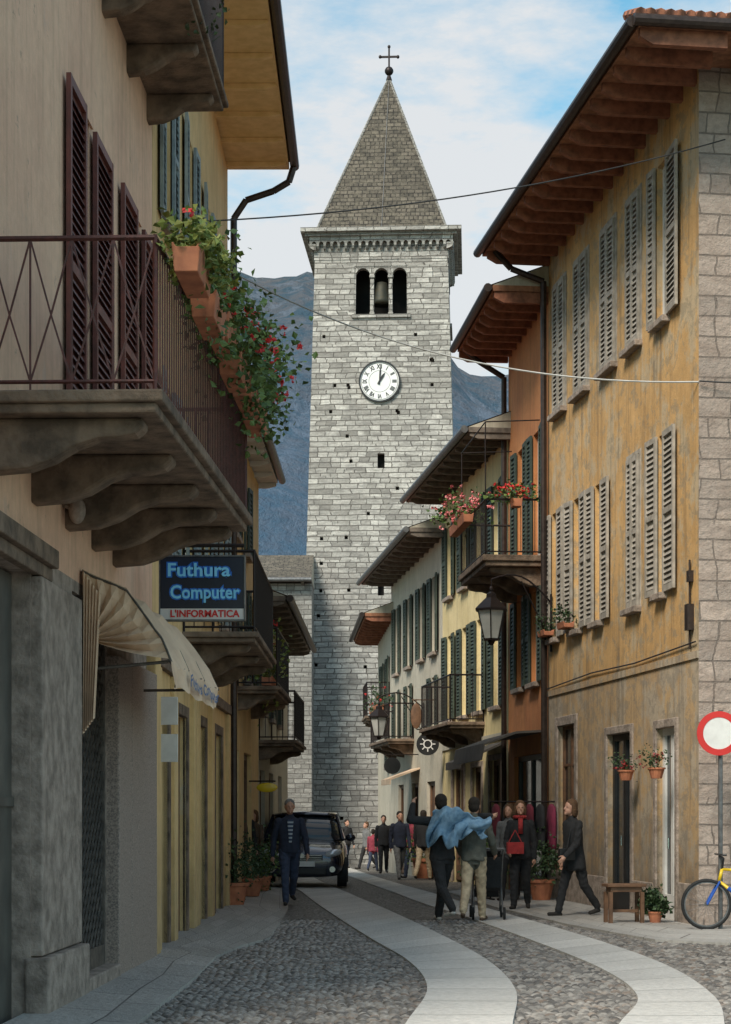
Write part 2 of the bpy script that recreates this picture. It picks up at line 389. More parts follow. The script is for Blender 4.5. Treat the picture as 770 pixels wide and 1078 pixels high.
def surround(bld,F,u0,u1,z0,z1,mat='stonebase',t=.14,bottom=False):
    mb=MB();mb.box(F.P,u0-t,u0,-.05,.03,z0,z1+t);mb.box(F.P,u1,u1+t,-.05,.03,z0,z1+t);mb.box(F.P,u0,u1,-.05,.028,z1,z1+t)
    if bottom: mb.box(F.P,u0-t-.04,u1+t+.04,-.05,.06,z0-.1,z0)
    return fin(mb,'surround',bld,[mat],bevel=.01)
def roof(bld,F,ze,ov,depth,ovn=.8,ovf=.3,topm='tile',sofm='soffit',rafm='rafter',sp=.62,rh=.16,gut='gutter',pitch=.38,hip=False):
    mb=MB();u0,u1=-ovn,F.L+ovf;n0,n1=ov,-depth-.5;t=.1
    P=F.P;zc=ze+t+(depth/2+ov)*pitch;nc=-depth/2
    B=[(u0,n0),(u1,n0),(u1,n1),(u0,n1)]
    mb.poly([P(a,b,ze) for a,b in B],1)
    for i in range(4):
        a,b=B[i],B[(i+1)%4];mb.poly([P(*a,ze),P(*b,ze),P(*b,ze+t),P(*a,ze+t)],1)
    ur0=u0+(depth/2 if hip else 0);ur0=min(ur0,(u0+u1)/2)
    A,C=P(ur0,nc,zc),P(u1,nc,zc)
    e=.06
    mb.poly([P(u0,n0+e,ze+t),P(u1,n0+e,ze+t),C,A],0);mb.poly([P(u1,n1,ze+t),P(u0,n1,ze+t),A,C],0)
    mb.poly([P(u0-(e if hip else 0),n0,ze+t),P(u0-(e if hip else 0),n1,ze+t),A],0 if hip else 2);mb.poly([P(u1,n0,ze+t),P(u1,n1,ze+t),C],2)
    r=fin(mb,'roof',bld,[topm,sofm,'grey'],recalc=False)
    k=u0+.08
    while k<u1:
        q=MB();q.prism(P,[(-.02,ze-.003),(n0-.03,ze-.003),(n0-.03,ze-rh*.55),(n0-.2,ze-rh),(-.02,ze-rh)],k-.05,k+.05);fin(q,'rafter',r,[rafm])
        k+=sp
    if hip:
        k=-.5
        while k>-4:
            q=MB();PP=lambda a,b,c:P(b,a,c)
            q.prism(PP,[(.02,ze-.004),(-ovn+.03,ze-.004),(-ovn+.03,ze-rh*.5),(-ovn+.2,ze-rh),(.02,ze-rh)],k-.05,k+.05);fin(q,'rafter',r,[rafm]);k-=sp
        q=MB();k=n0
        while k>-4:
            c=P(u0-.1,k,ze+t+.03);d=P(u0+.5,k,ze+t+.03+.55*pitch*1.0);q.rod(c,d,.07,8);k-=.13
        fin(q,'tile_row',r,['tile'],recalc=True)
    g=MB();g.rod(P(u0-.03,n0+.09,ze+.05),P(u1,n0+.09,ze+.05),.075,10)
    if hip: g.rod(P(u0-.09,n0+.09,ze+.05),P(u0-.09,n1,ze+.05),.075,10)
    fin(g,'gutter',r,[gut])
    return r
def path(mb,pts,r,seg=8,m=0):
    for a,b in zip(pts,pts[1:]): mb.rod(a,b,r,seg,m)
def railing(mb,P,pts,z0,h,sp=.12,r=.009,lattice=(),top=.02):
    for i,((a,b),(c,d)) in enumerate(zip(pts,pts[1:])):
        L=math.hypot(c-a,d-b)
        for zz,rr in ((z0+.06,.014),(z0+h,top)): mb.rod(P(a,b,zz),P(c,d,zz),rr,5)
        if i in lattice:
            n=max(1,int(L/.155));n+=n%2
            for k in range(n):
                t0,t1=k/n,(k+1)/n
                x0,y0,x1,y1=a+(c-a)*t0,b+(d-b)*t0,a+(c-a)*t1,b+(d-b)*t1
                if k%2==0:
                    mb.rod(P(x0,y0,z0+.06),P(x1,y1,z0+h*.5),r,4);mb.rod(P(x1,y1,z0+h*.5),P(x0,y0,z0+h),r,4)
                else:
                    mb.rod(P(x1,y1,z0+.06),P(x0,y0,z0+h*.5),r,4);mb.rod(P(x0,y0,z0+h*.5),P(x1,y1,z0+h),r,4)
                if k%2==0: mb.rod(P(x0,y0,z0+.0),P(x0,y0,z0+h),r*1.1,4)
        else:
            n=max(1,int(L/sp))
            for k in range(n):
                t=k/n;mb.rod(P(a+(c-a)*t,b+(d-b)*t,z0+.06),P(a+(c-a)*t,b+(d-b)*t,z0+h),r,4)
    for a,b in pts: mb.rod(P(a,b,z0),P(a,b,z0+h+.02),.016,5)
def balcony(bld,F,u0,u1,zf,pr,t=.16,h=1.,railm='iron',slabm='slabstone',sp=.12,corb=(),cw=.24,cd=.42,lattice=(),r=.009,pr2=None):
    pr2=pr if pr2 is None else pr2
    mb=MB()
    def P(u,n,z):
        k=(u-u0)/(u1-u0);return F.P(u,n*(pr+(pr2-pr)*k)/pr if n>0 else n,z)
    mb.box(P,u0,u1,-.05,pr,zf-t*.55,zf);mb.box(P,u0+.04,u1-.04,-.05,pr-.05,zf-t,zf-t*.55+.001)
    b=fin(mb,'balcony',bld,[slabm],bevel=.015)
    q=MB();railing(q,P,[(u0+.05,0.02),(u0+.05,pr-.06),(u1-.05,pr-.06),(u1-.05,.02)],zf,h,sp,r,lattice);fin(q,'railing',b,[railm],recalc=False)
    for c in corb:
        q=MB();z=zf-t-.001;pp=pr*.86
        q.prism(P,[(-.02,z),(pp,z),(pp+.01,z-cd*.16),(pp*.95,z-cd*.30),(pp*.84,z-cd*.36),(pp*.7,z-cd*.38),(pp*.55,z-cd*.52),(pp*.4,z-cd*.78),(pp*.24,z-cd*.94),(-.02,z-cd)],c-cw/2,c+cw/2)
        fin(q,'corbel',b,[slabm],bevel=.025)
    return b
def planter(label,P,u0,u1,n,z,fl='red',leaf='leaf',nl=160,nf=40,rad=(.35,.25,.22),ls=.07,trail=.0,box=True,h=.17,grp='flower planters on the balconies',off=(0,0,0),fs=.042,ps=1.):
    c=P((u0+u1)/2,n,z);o=thing('flower_planter',label,'planter',c,grp)
    mb=MB()
    if box:
        w=.1
        mb.prism(P,[(n-w*.8,z),(n+w*.8,z),(n+w,z+h),(n+w*.85,z+h),(n+w*.7,z+h-.03),(n-w*.7,z+h-.03),(n-w*.85,z+h),(n-w,z+h)],u0,u1)
        fin(mb,'pot',o,['terra'],bevel=.008)
    else:
        rings=[]
        for zz,rr in ((0,.1),(h*.85,.15),(h*.85,.17),(h,.17),(h,.14),(h-.04,.13)):
            rings.append([c+Vector((math.cos(k*.5236)*rr*ps,math.sin(k*.5236)*rr*ps,zz)) for k in range(12)])
        mb.loft(rings);fin(mb,'pot',o,['terra'])
    off=Vector(off)
    mb=MB();leaves(mb,c+off+Vector((0,0,h+rad[2]*.6)),rad,nl,ls,0,trail);
    for _ in range(10):
        e=c+off+Vector((R.gauss(0,.4)*rad[0],R.gauss(0,.4)*rad[1],h+rad[2]*R.uniform(.3,1)));mb.rod(c+Vector((0,0,h-.04)),e,.004,3)
    fin(mb,'foliage',o,[leaf],uv=False,recalc=False)
    if nf:
        mb=MB()
        for _ in range(max(2,nf//5)):
            q=c+off+Vector((R.gauss(0,.55)*rad[0],R.gauss(0,.55)*rad[1],h+rad[2]*R.uniform(.2,1.6)-trail*abs(R.gauss(0,.8))));leaves(mb,q,(.045,.045,.035),12,fs)
        fin(mb,'blossoms',o,[fl],uv=False,recalc=False)
    return o
# ================================================================ GROUND
mb=MB()
rows=[-60,0,36,66,200,3500]
for a,b in zip(rows,rows[1:]): mb.poly([W(-3000,a,gz(a)-.08),W(3000,a,gz(a)-.08),W(3000,b,gz(b)-.08),W(-3000,b,gz(b)-.08)])
g=fin(mb,'ground',None,[simple('dark earth',(.12,.105,.08),(.06,.06,.04),.5,.95)],recalc=False);g['kind']='structure'
def cobmat():
    m,nt,b=newmat('river cobbles');p=pos(nt)
    v=nt.nodes.new('ShaderNodeTexVoronoi');v.feature='DISTANCE_TO_EDGE';v.inputs['Scale'].default_value=12.5
    v2=nt.nodes.new('ShaderNodeTexVoronoi');v2.inputs['Scale'].default_value=12.5
    nt.links.new(p,v.inputs['Vector']);nt.links.new(p,v2.inputs['Vector'])
    c=mixc(nt,mr(nt,sepz(nt,v2.outputs['Color']),0,1),(.32,.30,.27),(.10,.092,.084))
    c=mixc(nt,mr(nt,v.outputs['Distance'],.0,.14,1,0),c,(.025,.022,.018))
    c=mixc(nt,mr(nt,nz(nt,p,.6,4),.4,.7,0,.35),c,(.07,.065,.058))
    nt.links.new(c,b.inputs['Base Color']);b.inputs['Roughness'].default_value=.5
    bump(nt,b,mr(nt,v.outputs['Distance'],0,.25),1,.03);return m
M['cob']=cobmat()
mb=MB()
rows=[-20,27,36,50,66,90]
for a,b in zip(rows,rows[1:]):
    o=-.05 if b<=27 else -.012
    mb.poly([W(-14,a,gz(a)+o),W(16,a,gz(a)+o),W(16,b,gz(b)+o),W(-14,b,gz(b)+o)])
r=fin(mb,'road',None,['cob'],recalc=False);r['kind']='structure'
def fine():
    st=.0175;xs=np.arange(-2.5,5.3,st);ys=np.arange(12.6,27.0+st,st);X,Y=np.meshgrid(xs,ys);s=.078
    rng=np.random.RandomState(3);n=500;jx=rng.rand(n,n);jy=rng.rand(n,n);cr=rng.rand(n,n)
    wx=X/s+.3*np.sin(Y*2.1);wy=Y/s+.3*np.sin(X*1.7)
    ix=np.floor(wx).astype(int);iy=np.floor(wy).astype(int)
    f1=np.full(X.shape,9.);f2=np.full(X.shape,9.);cid=np.zeros(X.shape)
    for dx in(-1,0,1):
        for dy in(-1,0,1):
            a=(ix+dx)%n;b=(iy+dy)%n
            px=ix+dx+.12+.76*jx[a,b];py=iy+dy+.12+.76*jy[a,b];d=np.hypot(wx-px,wy-py);c=cr[a,b]
            closer=d<f1;f2=np.where(closer,f1,np.minimum(f2,d));cid=np.where(closer,c,cid);f1=np.where(closer,d,f1)
    e=np.clip((f2-f1)/.5,0,1);dome=np.sqrt(e)*(1-.35*f1**2)
    Z=-.040+.036*dome+(cid-.5)*.009*(e>.1)+.003*np.sin(X*1.9)*np.sin(Y*1.3)-.005
    ny,nx=X.shape;co=np.stack([X,Y,Z],-1).reshape(-1,3)
    idx=np.arange(nx*ny).reshape(ny,nx);q=np.stack([idx[:-1,:-1],idx[:-1,1:],idx[1:,1:],idx[1:,:-1]],-1).reshape(-1,4)
    me=bpy.data.meshes.new('cobblestones');me.vertices.add(len(co));me.vertices.foreach_set('co',co.ravel())
    me.loops.add(q.size);me.loops.foreach_set('vertex_index',q.ravel().astype(np.int32))
    me.polygons.add(len(q));me.polygons.foreach_set('loop_start',np.arange(0,q.size,4,dtype=np.int32));
    me.update(calc_edges=True);me.validate()
    me.polygons.foreach_set('use_smooth',[True]*len(me.polygons))
    at=me.attributes.new('stone','FLOAT_COLOR','POINT')
    c2=(cid*7.3)%1;buf=np.stack([cid,c2,e,np.ones_like(e)],-1).reshape(-1);at.data.foreach_set('color',buf.astype(np.float32))
    m,nt,b=newmat('rounded river stones');an=nt.nodes.new('ShaderNodeAttribute');an.attribute_name='stone'
    sp=nt.nodes.new('ShaderNodeSeparateColor');nt.links.new(an.outputs['Color'],sp.inputs[0]);p=pos(nt)
    c=mixc(nt,sp.outputs[0],(.42,.39,.35),(.075,.07,.065));c=mixc(nt,mr(nt,sp.outputs[1],.78,.95,0,.5),c,(.30,.21,.15))
    c=mixc(nt,mr(nt,nz(nt,p,45,5,.7),.35,.7,0,.4),c,(.09,.085,.08));c=mixc(nt,mr(nt,nz(nt,p,.9,4),.45,.7,0,.35),c,(.07,.065,.06))
    c=mixc(nt,mr(nt,sp.outputs[2],.04,.42,1,0),c,(.018,.016,.013))
    nt.links.new(c,b.inputs['Base Color']);b.inputs['Roughness'].default_value=.42;bump(nt,b,nz(nt,p,120,3),.15,.004)
    me.materials.append(m);ob=bpy.data.objects.new('cobblestones',me);COL.objects.link(ob);ob['kind']='structure'
fine()
def G(px,py):
    D=EH*FL/(py-HY)
    for _ in range(20): D=(EH-gz(D))*FL/(py-HY)
    return ((px-CX)*D/FL,D)
def smoothpts(pts,n=8):
    out=[]
    for i in range(len(pts)-1):
        p0=pts[max(i-1,0)];p1=pts[i];p2=pts[i+1];p3=pts[min(i+2,len(pts)-1)]
        for k in range(n):
            t=k/n;out.append(tuple(.5*((2*p1[j])+(-p0[j]+p2[j])*t+(2*p0[j]-5*p1[j]+4*p2[j]-p3[j])*t*t+(-p0[j]+3*p1[j]-3*p2[j]+p3[j])*t**3) for j in (0,1)))
    out.append(pts[-1]);return out
def strip(name,L,Rr,mat,z=.004,sm=True):
    L=[G(*p) for p in L];Rr=[G(*p) for p in Rr]
    if sm: L=smoothpts(L);Rr=smoothpts(Rr)
    mb=MB();s=0;uv=[];n=len(L)
    for i in range(n):
        if i: s+=math.hypot((L[i][0]+Rr[i][0]-L[i-1][0]-Rr[i-1][0])/2,(L[i][1]+Rr[i][1]-L[i-1][1]-Rr[i-1][1])/2)
        w=math.hypot(L[i][0]-Rr[i][0],L[i][1]-Rr[i][1])
        for (p,v,dz) in ((L[i],-w/2+1.5,-.05),(L[i],-w/2+1.5,z),(Rr[i],w/2+1.5,z),(Rr[i],w/2+1.5,-.05)):
            mb.v.append((p[0],p[1],gz(p[1])+dz));uv.append((s,v))
    for i in range(n-1):
        a=4*i
        for k in range(3): mb.f.append((a+k,a+k+1,a+k+5,a+k+4));mb.m.append(0)
    mb.uv=uv
    o=fin(mb,name,None,[mat],recalc=False);o['kind']='structure';return o
strip('stone_track',[(400,1130),(427,1078),(450,1040),(431,1012),(391,988),(350,962),(322,942),(303,928),(302,917)],
      [(535,1130),(540,1078),(542,1040),(509,1008),(452,978),(402,955),(362,938),(333,925),(320,915)],'track')
strip('stone_track',[(618,1130),(652,1078),(671,1048),(634,1020),(566,992),(490,965),(424,943),(378,926),(354,915)],
      [(757,1130),(763,1078),(749,1046),(697,1014),(617,986),(527,960),(452,939),(396,923),(367,913)],'track')
strip('pavement',[(-60,1110),(30,1066),(110,1022),(158,998),(205,972),(220,962),(237,950),(262,932)],[(95,1110),(150,1074),(205,1030),(228,1007),(252,997),(284,988),(303,958),(305,936)],'pave',.012,False)
strip('pavement',[(770,994),(690,990),(600,974),(520,955),(470,939)],[(800,973),(737,972),(640,958),(575,944),(535,932)],'pave',.012,False)
# ================================================================ MOUNTAINS
def mountain():
    mb=MB();nx,ny=190,60
    for j in range(ny+1):
        t=j/ny
        for i in range(nx+1):
            x=-900+1800*i/nx;y=700+900*t
            px=CX+x/1600*FL
            ridge=480 if px<330 else (480-(px-330)/150*115 if px<480 else 365-(px-480)*.12)
            ridge+=16*math.sin(x*.011)+10*math.sin(x*.037+1)
            nn=mathutils.noise.fractal(Vector((x*.009,y*.009,.3)),1.,2.,7)
            z=ridge*(t**.75)+nn*50*(.4+t*.6)*(1-.65*t)+ (-8 if j==0 else 0)
            mb.v.append((x,y,z))
    for j in range(ny):
        for i in range(nx):
            a=j*(nx+1)+i;mb.f.append((a,a+1,a+nx+2,a+nx+1));mb.m.append(0)
    m,nt,b=newmat('autumn woods with painted haze');p=pos(nt)
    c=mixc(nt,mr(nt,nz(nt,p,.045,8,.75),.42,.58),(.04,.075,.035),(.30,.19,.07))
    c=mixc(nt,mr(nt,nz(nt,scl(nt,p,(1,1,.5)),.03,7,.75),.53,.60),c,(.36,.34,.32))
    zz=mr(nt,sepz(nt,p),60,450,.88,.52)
    c=mixc(nt,zz,c,(.075,.17,.30))  # blue air haze painted into the woods' colour, weaker higher up
    nt.links.new(c,b.inputs['Base Color']);b.inputs['Roughness'].default_value=1
    bump(nt,b,nz(nt,p,.08,6,.8),1,18)
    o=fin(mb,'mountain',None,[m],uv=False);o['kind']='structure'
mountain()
# ================================================================ RIGHT SIDE
F1=Fac((4.42,25.2),(3.25,33.7))
fu=F1.fu
W1=(fu(704),fu(692),8.45,10.7)
M1=(fu(701),fu(694),4.6,6.85)
def rng2(a,b): 
    x,y=fu(a),fu(b);return (min(x,y),max(x,y))
m2=rng2(634,629);m3=rng2(612,606);m4=rng2(588,583)
openM=[(m2[0]-.05,m2[1]+.12,4.55,6.75),(m3[0]-.05,m3[1]+.1,4.55,6.75),(m4[0]-.05,m4[1]+.1,4.55,6.75)]
d1=(*rng2(712,692),-.6,2.7);d2=(*rng2(665,640),-.6,2.72);d3=(*rng2(606,588),.9,3.0)
holes=[W1,M1]+openM+[d1,d2,d3]
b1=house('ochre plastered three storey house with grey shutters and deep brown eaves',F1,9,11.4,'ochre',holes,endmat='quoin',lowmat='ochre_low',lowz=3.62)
roof(b1,F1,11.4,1.15,9,1.15,.25,hip=True,sp=.6,rh=.2)
win_open(b1,F1,W1[0],W1[1],W1[2],W1[3],'greyshut',sw=(.62,.30),ang=.09)
for a,b in ((675,661),(649,634),(620,606),(596,584)):
    x=rng2(a,b);win_closed(b1,F1,x[0],x[1],8.45,10.68,'greyshut')
win_open(b1,F1,M1[0],M1[1],4.6,6.85,'greyshut',sw=(.58,.46),ang=.08)
x=rng2(674,662);win_closed(b1,F1,x[0],x[1],4.55,6.8,'greyshut')
for q in openM: win_open(b1,F1,q[0],q[1],q[2],q[3],'greyshut',sw=(.48,.40),ang=.06)
for q in (d1,d2): surround(b1,F1,q[0],q[1],-.02,q[3],'stonebase',.12);
door(b1,F1,d1[0],d1[1],0,2.7,'white');door(b1,F1,d2[0],d2[1],0,2.72,'black')
surround(b1,F1,d3[0],d3[1],.9,3.0,'stonebase',.16,True);glazing(b1,F1,d3[0],d3[1],.9,3.0,'wood')
mb=MB();mb.box(F1.P,0,F1.L,-.01,.025,3.56,3.66);fin(mb,'string_course',b1,['ochre_low'])
for a,b,h_ in ((0,d1[0]-.13,.55),(d1[1]+.13,d2[0]-.13,.5),(d2[1]+.13,F1.L,.5)):
    mb=MB();mb.box(F1.P,a,b,-.01,.03,-.1,h_);fin(mb,'plinth',b1,['stonebase'],bevel=.01)
mb=MB();path(mb,[F1.P(.05,.03,3.78),F1.P(3,.03,3.72),F1.P(5.5,.03,3.76),F1.P(F1.L,.03,3.7)],.012);path(mb,[F1.P(.3,.03,3.7),F1.P(.3,.03,4.9)],.014);mb.box(F1.P,.2,.34,0,.09,3.95,4.3);mb.box(F1.P,.22,.32,0,.07,4.6,4.75)
fin(mb,'conduit',b1,['gutter'])
mb=MB();path(mb,[F1.P(F1.L-.1,1.0,11.4),F1.P(F1.L-.1,.7,11.1),F1.P(F1.L-.1,.12,10.9),F1.P(F1.L-.1,.1,.1)],.055);fin(mb,'downpipe',b1,['gutter'])
for px,z in ((604,4.6),(583,4.6)):
    u=fu(px);planter('small green plants on a window sill',F1.P,u-.25,u+.25,.14,z,nl=130,nf=0,leaf='leafdark',rad=(.25,.14,.2),h=.1,ls=.06)
# --- orange house
F2=Fac((3.25,33.72),(2.86,38))
h2=[(.9,1.7,3.9,5.6),(2.5,3.3,3.9,5.6),(.7,1.5,6.2,8.5),(2.4,3.2,6.2,8.5),(.7,3.6,-.6,2.6)]
b2=house('narrow orange plastered house with dark green shutters and balcony',F2,8,10.7,'orange',h2)
roof(b2,F2,10.75,1.0,8,.0,.2,sp=.55,rh=.2)
for q in h2[:2]: win_open(b2,F2,*q,'greenshut',sw=.42)
for q in h2[2:4]: win_open(b2,F2,*q,'greenshut',sillm=None,sw=.4)
door(b2,F2,.7,3.6,0,2.6,'black')
bb=balcony(b2,F2,.5,3.7,6.15,1.1,.2,1.,corb=(.8,2.1,3.4),cd=.35)
mb=MB();path(mb,[F2.P(F2.L-.05,.9,10.75),F2.P(F2.L-.05,.6,10.5),F2.P(F2.L-.05,.1,10.2),F2.P(F2.L-.05,.1,.1)],.055);fin(mb,'downpipe',b2,['gutter'])
mb=MB()
for u in (.6,3.6): path(mb,[F2.P(u,1.04,7.15),F2.P(u,1.04,8.55),F2.P(u,.05,8.6)],.012)
path(mb,[F2.P(.6,1.04,8.55),F2.P(3.6,1.04,8.55)],.012);fin(mb,'drying_frame',b2,['iron'])
planter('pink geraniums spilling from a box on iron balcony railing',F2.P,1.6,3.6,1.2,6.9,'pink','leaf',420,330,(.40,.95,.26),.085,fs=.055)
planter('red geraniums in a terracotta box on the balcony end',F2.P,.35,.6,.5,7.0,'red','leaf',260,130,(.55,.25,.16),.075,fs=.05)
mb=MB();q=[(0.,3.0),(.5,2.97),(1.1,2.75),(1.15,2.45),(1.13,2.45),(1.08,2.72),(.5,2.93),(0.,2.96)]
mb.prism(F2.P,q,.4,F2.L-.2);a=fin(mb,'awning',b2,['darkcloth'])
# --- cream house
F3=Fac((2.85,38.02),(1.87,46))
def rr(F,a,b):
    x,y=F.fu(a),F.fu(b);return min(x,y),max(x,y)
h3=[]
for a,b in ((526,521.5),(508,503.5),(492,488),(476,472.5)):
    x=rr(F3,a,b);h3+= [(x[0]-.15,x[1]+.15,6.6,8.3),(x[0]-.15,x[1]+.15,3.7,5.7)]
g3=[(.6,1.9,-.6,2.6),(2.8,4.0,-.6,2.5),(5,6.6,-.6,2.6)]
b3=house('cream yellow house with dark green shutters and iron balcony',F3,8,9.0,'cream',h3+g3)
roof(b3,F3,9.05,.85,8,.3,.3,sofm='greywood',rafm='greywood',gut='zinc',sp=.8,rh=.12)
for q in h3: win_open(b3,F3,*q,'greenshut',sw=.42)
for q in g3: surround(b3,F3,q[0],q[1],-.1,q[3],'stonebase',.12);door(b3,F3,q[0],q[1],-.05,q[3],'wood')
mb=MB();mb.box(F3.P,0,F3.L,-.01,.03,3.0,3.14);fin(mb,'string_course',b3,['grey'])
balcony(b3,F3,2.5,6.6,3.45,.8,.14,1.,corb=(2.9,4.5,6.2),cd=.3)
mb=MB();mb.prism(F3.P,[(0,2.95),(.9,2.55),(.9,2.4),(.88,2.4),(.87,2.52),(0,2.9)],.4,2.2);fin(mb,'awning',b3,['darkcloth'])
# --- grey-cream house
F4=Fac((1.86,46.02),(.76,56))
h4=[]
for u in (.9,3.1,5.6,8.2):
    h4+=[(u,u+.8,5.5,7.4)]
h4+=[(1.0,1.8,3.4,4.9),(5.6,6.4,3.6,5.0),(8.2,9.0,3.6,5.0)]
g4=[(1.2,2.6,-.8,2.3),(4.2,5.5,-.8,2.3),(7.2,8.4,-.8,2.3)]
b4=house('greyish cream house with green shutters and overhanging grey eaves',F4,8,8.2,'grey',h4+g4)
roof(b4,F4,8.25,.85,8,.4,.3,sofm='greywood',rafm='greywood',gut='zinc',sp=.9,rh=.12)
for q in h4: win_open(b4,F4,*q,'greenshut',sw=.4)
for q in g4: door(b4,F4,q[0],q[1],-.2,q[3],'wood')
balcony(b4,F4,5.0,9.3,3.5,.75,.14,.95,corb=(5.4,7.2,9.0),cd=.3)
mb=MB();mb.prism(F4.P,[(0,2.7),(.8,2.4),(.8,2.25),(.78,2.25),(.77,2.37),(0,2.66)],3.9,5.8);fin(mb,'awning',b4,['cloth'])
planter('trailing green plants on the small balcony railing',F4.P,6.,8.,.8,4.3,'red','leafdark',260,40,(.3,.9,.3),.08)
# --- last small house
F5=Fac((.76,56.02),(.42,63.5))
h5=[(1.,1.8,4.6,6.2),(4.,4.8,4.6,6.2),(1.,1.8,2.9,3.9)]
b5=house('small low house with orange tile roof beside the tower',F5,7,7.2,'grey',h5)
roof(b5,F5,7.25,.8,7,.5,.3,sp=.8,rh=.14)
for q in h5: win_open(b5,F5,*q,'greenshut',sw=.4)
balcony(b5,F5,.6,3.0,4.4,.75,.14,1.,corb=(.9,2.6),cd=.3)
# ================================================================ LEFT SIDE
FA=Fac((-2.645,10),(-2.28,20.3),False);fa=FA.fu
a0=fa(32);ad0,ad1=fa(76),fa(112)
sh=[(fa(66),fa(84)),(fa(94),fa(112)),(fa(124),fa(139)),(fa(146),fa(159))]
hA=[(.2,a0,-.6,3.3),(ad0,ad1,-.6,3.35),(sh[0][1],sh[1][0],4.4,7.5),(sh[2][1],sh[3][0],4.4,7.5),(fa(60),fa(75),9.4,11.)]
bA=house('peach plastered house with granite shopfront and oxblood shutters',FA,8,11.5,'peach',hA,lowmat='stonebase',lowz=3.45)
for i,(a,b) in enumerate(((0,1),(2,3))):
    w=glazing(bA,FA,sh[a][1],sh[b][0],4.4,7.5,'brownshut',name='window',mull=0)
    shutter(w,FA,sh[a][0],sh[a][1]-.01,4.42,7.5,.03,'brownshut',.0,1);shutter(w,FA,sh[b][0]+.01,sh[b][1],4.42,7.45,.03,'brownshut',.0,0)
    mb=MB();mb.box(FA.P,sh[a][1]-.1,sh[b][0]+.1,-.01,.02,7.5,7.6);fin(mb,'lintel',w,['peach'])
win_open(bA,FA,*hA[4],'brownshut',sillm=None,sw=.4)
mb=MB();mb.box(FA.P,0,a0+.5,-.01,.12,3.38,3.52);mb.box(FA.P,0,a0+.5,-.01,.07,3.28,3.379);fin(mb,'cornice',bA,['slabstone'],bevel=.01)
mb=MB();mb.box(FA.P,.2,a0,-.17,-.14,-.05,3.28);mb.box(FA.P,.2,a0,-.14,-.12,1.55,1.62)
for u in (1.2,2.3,3.4): 
    if u<a0: mb.box(FA.P,u,u+.03,-.141,-.125,-.05,3.28)
fin(mb,'security_panel',bA,[simple('dull grey brown metal',(.13,.12,.10),(.07,.065,.055),2,.6,.2,.3,5,.02)],recalc=False)
mb=MB();mb.box(FA.P,a0+.02,ad0-.02,-.03,.09,.43,3.27);fin(mb,'pillar',bA,['stonebase'],bevel=.015)
mb=MB();mb.box(FA.P,a0-.05,ad0+.0,-.03,.15,-.1,.42);fin(mb,'pillar_base',bA,['stonebase'],bevel=.015)
mb=MB();mb.box(FA.P,ad1+.02,ad1+.75,-.03,.12,-.1,2.95);fin(mb,'pillar',bA,['pinkstone'],bevel=.015)
mb=MB();mb.box(FA.P,ad1+.765,FA.L-.45,-.03,.12,-.1,2.95);fin(mb,'pillar',bA,['pinkstone'],bevel=.015)
mb=MB();mb.box(FA.P,FA.L-.4,FA.L-.02,-.03,.10,-.1,3.3);fin(mb,'pilaster',bA,['yellow'],bevel=.015)
mb=MB();mb.box(FA.P,ad0,ad1,-.3,.14,-.1,.12);fin(mb,'door_step',bA,['stonebase'],bevel=.015)
mb=MB();zt=3.3;w=ad1-ad0;n=int((zt+w)/.16)
P_=FA.P
for k in range(n+1):
    c=k*.16
    for sgn in (0,1):
        u0_,z0_=0,c;u1_,z1_=w,c-w
        if z0_>zt: u0_=z0_-zt;z0_=zt
        if z1_<.12: u1_=w-(.12-z1_);z1_=.12
        if u1_<=u0_: continue
        if sgn: mb.rod(P_(ad0+w-u0_,-.03,z0_),P_(ad0+w-u1_,-.03,z1_),.013,4)
        else: mb.rod(P_(ad0+u0_,-.04,z0_),P_(ad0+u1_,-.04,z1_),.013,4)
mb.box(P_,ad0,ad0+.05,-.06,-.01,.12,zt);mb.box(P_,ad1-.05,ad1,-.06,-.01,.12,zt);mb.box(P_,ad0+.05,ad1-.05,-.06,-.01,.12,.3)
fin(mb,'folding_gate',bA,['gatemetal'],recalc=False)
bu0,bu1=2.7,8.2
balcony(bA,FA,bu0,bu1,4.33,1.2,.15,1.02,'brownrail','slabstone',.105,corb=(bu0+.3,bu0+1.6,bu0+2.9,bu0+4.1,bu0+5.2),cw=.22,cd=.36,lattice=(0,),r=.0085,pr2=1.28)
balcony(bA,FA,6.8,10.5,9.15,.80,.11,1.05,'iron','slabstone',.1,corb=(7.3,8.7,10.0),cw=.18,cd=.28)
planter('terracotta pot with dry plant on the upper balcony',FA.P,8.0,8.5,.6,9.16,'red','leafdark',90,0,(.25,.2,.25))
planter('terracotta box with foliage on the upper balcony',FA.P,9.0,9.9,.6,9.16,'red','leafdark',90,0,(.35,.2,.2))
mb=MB();c=FA.P(fa(66),.12,3.95);mb.ell(c,.07,.07,.11);mb.rod(FA.P(fa(66),0,4.0),c,.02);o=fin(mb,'wall_lamp',bA,['stonebase'],smooth=True)
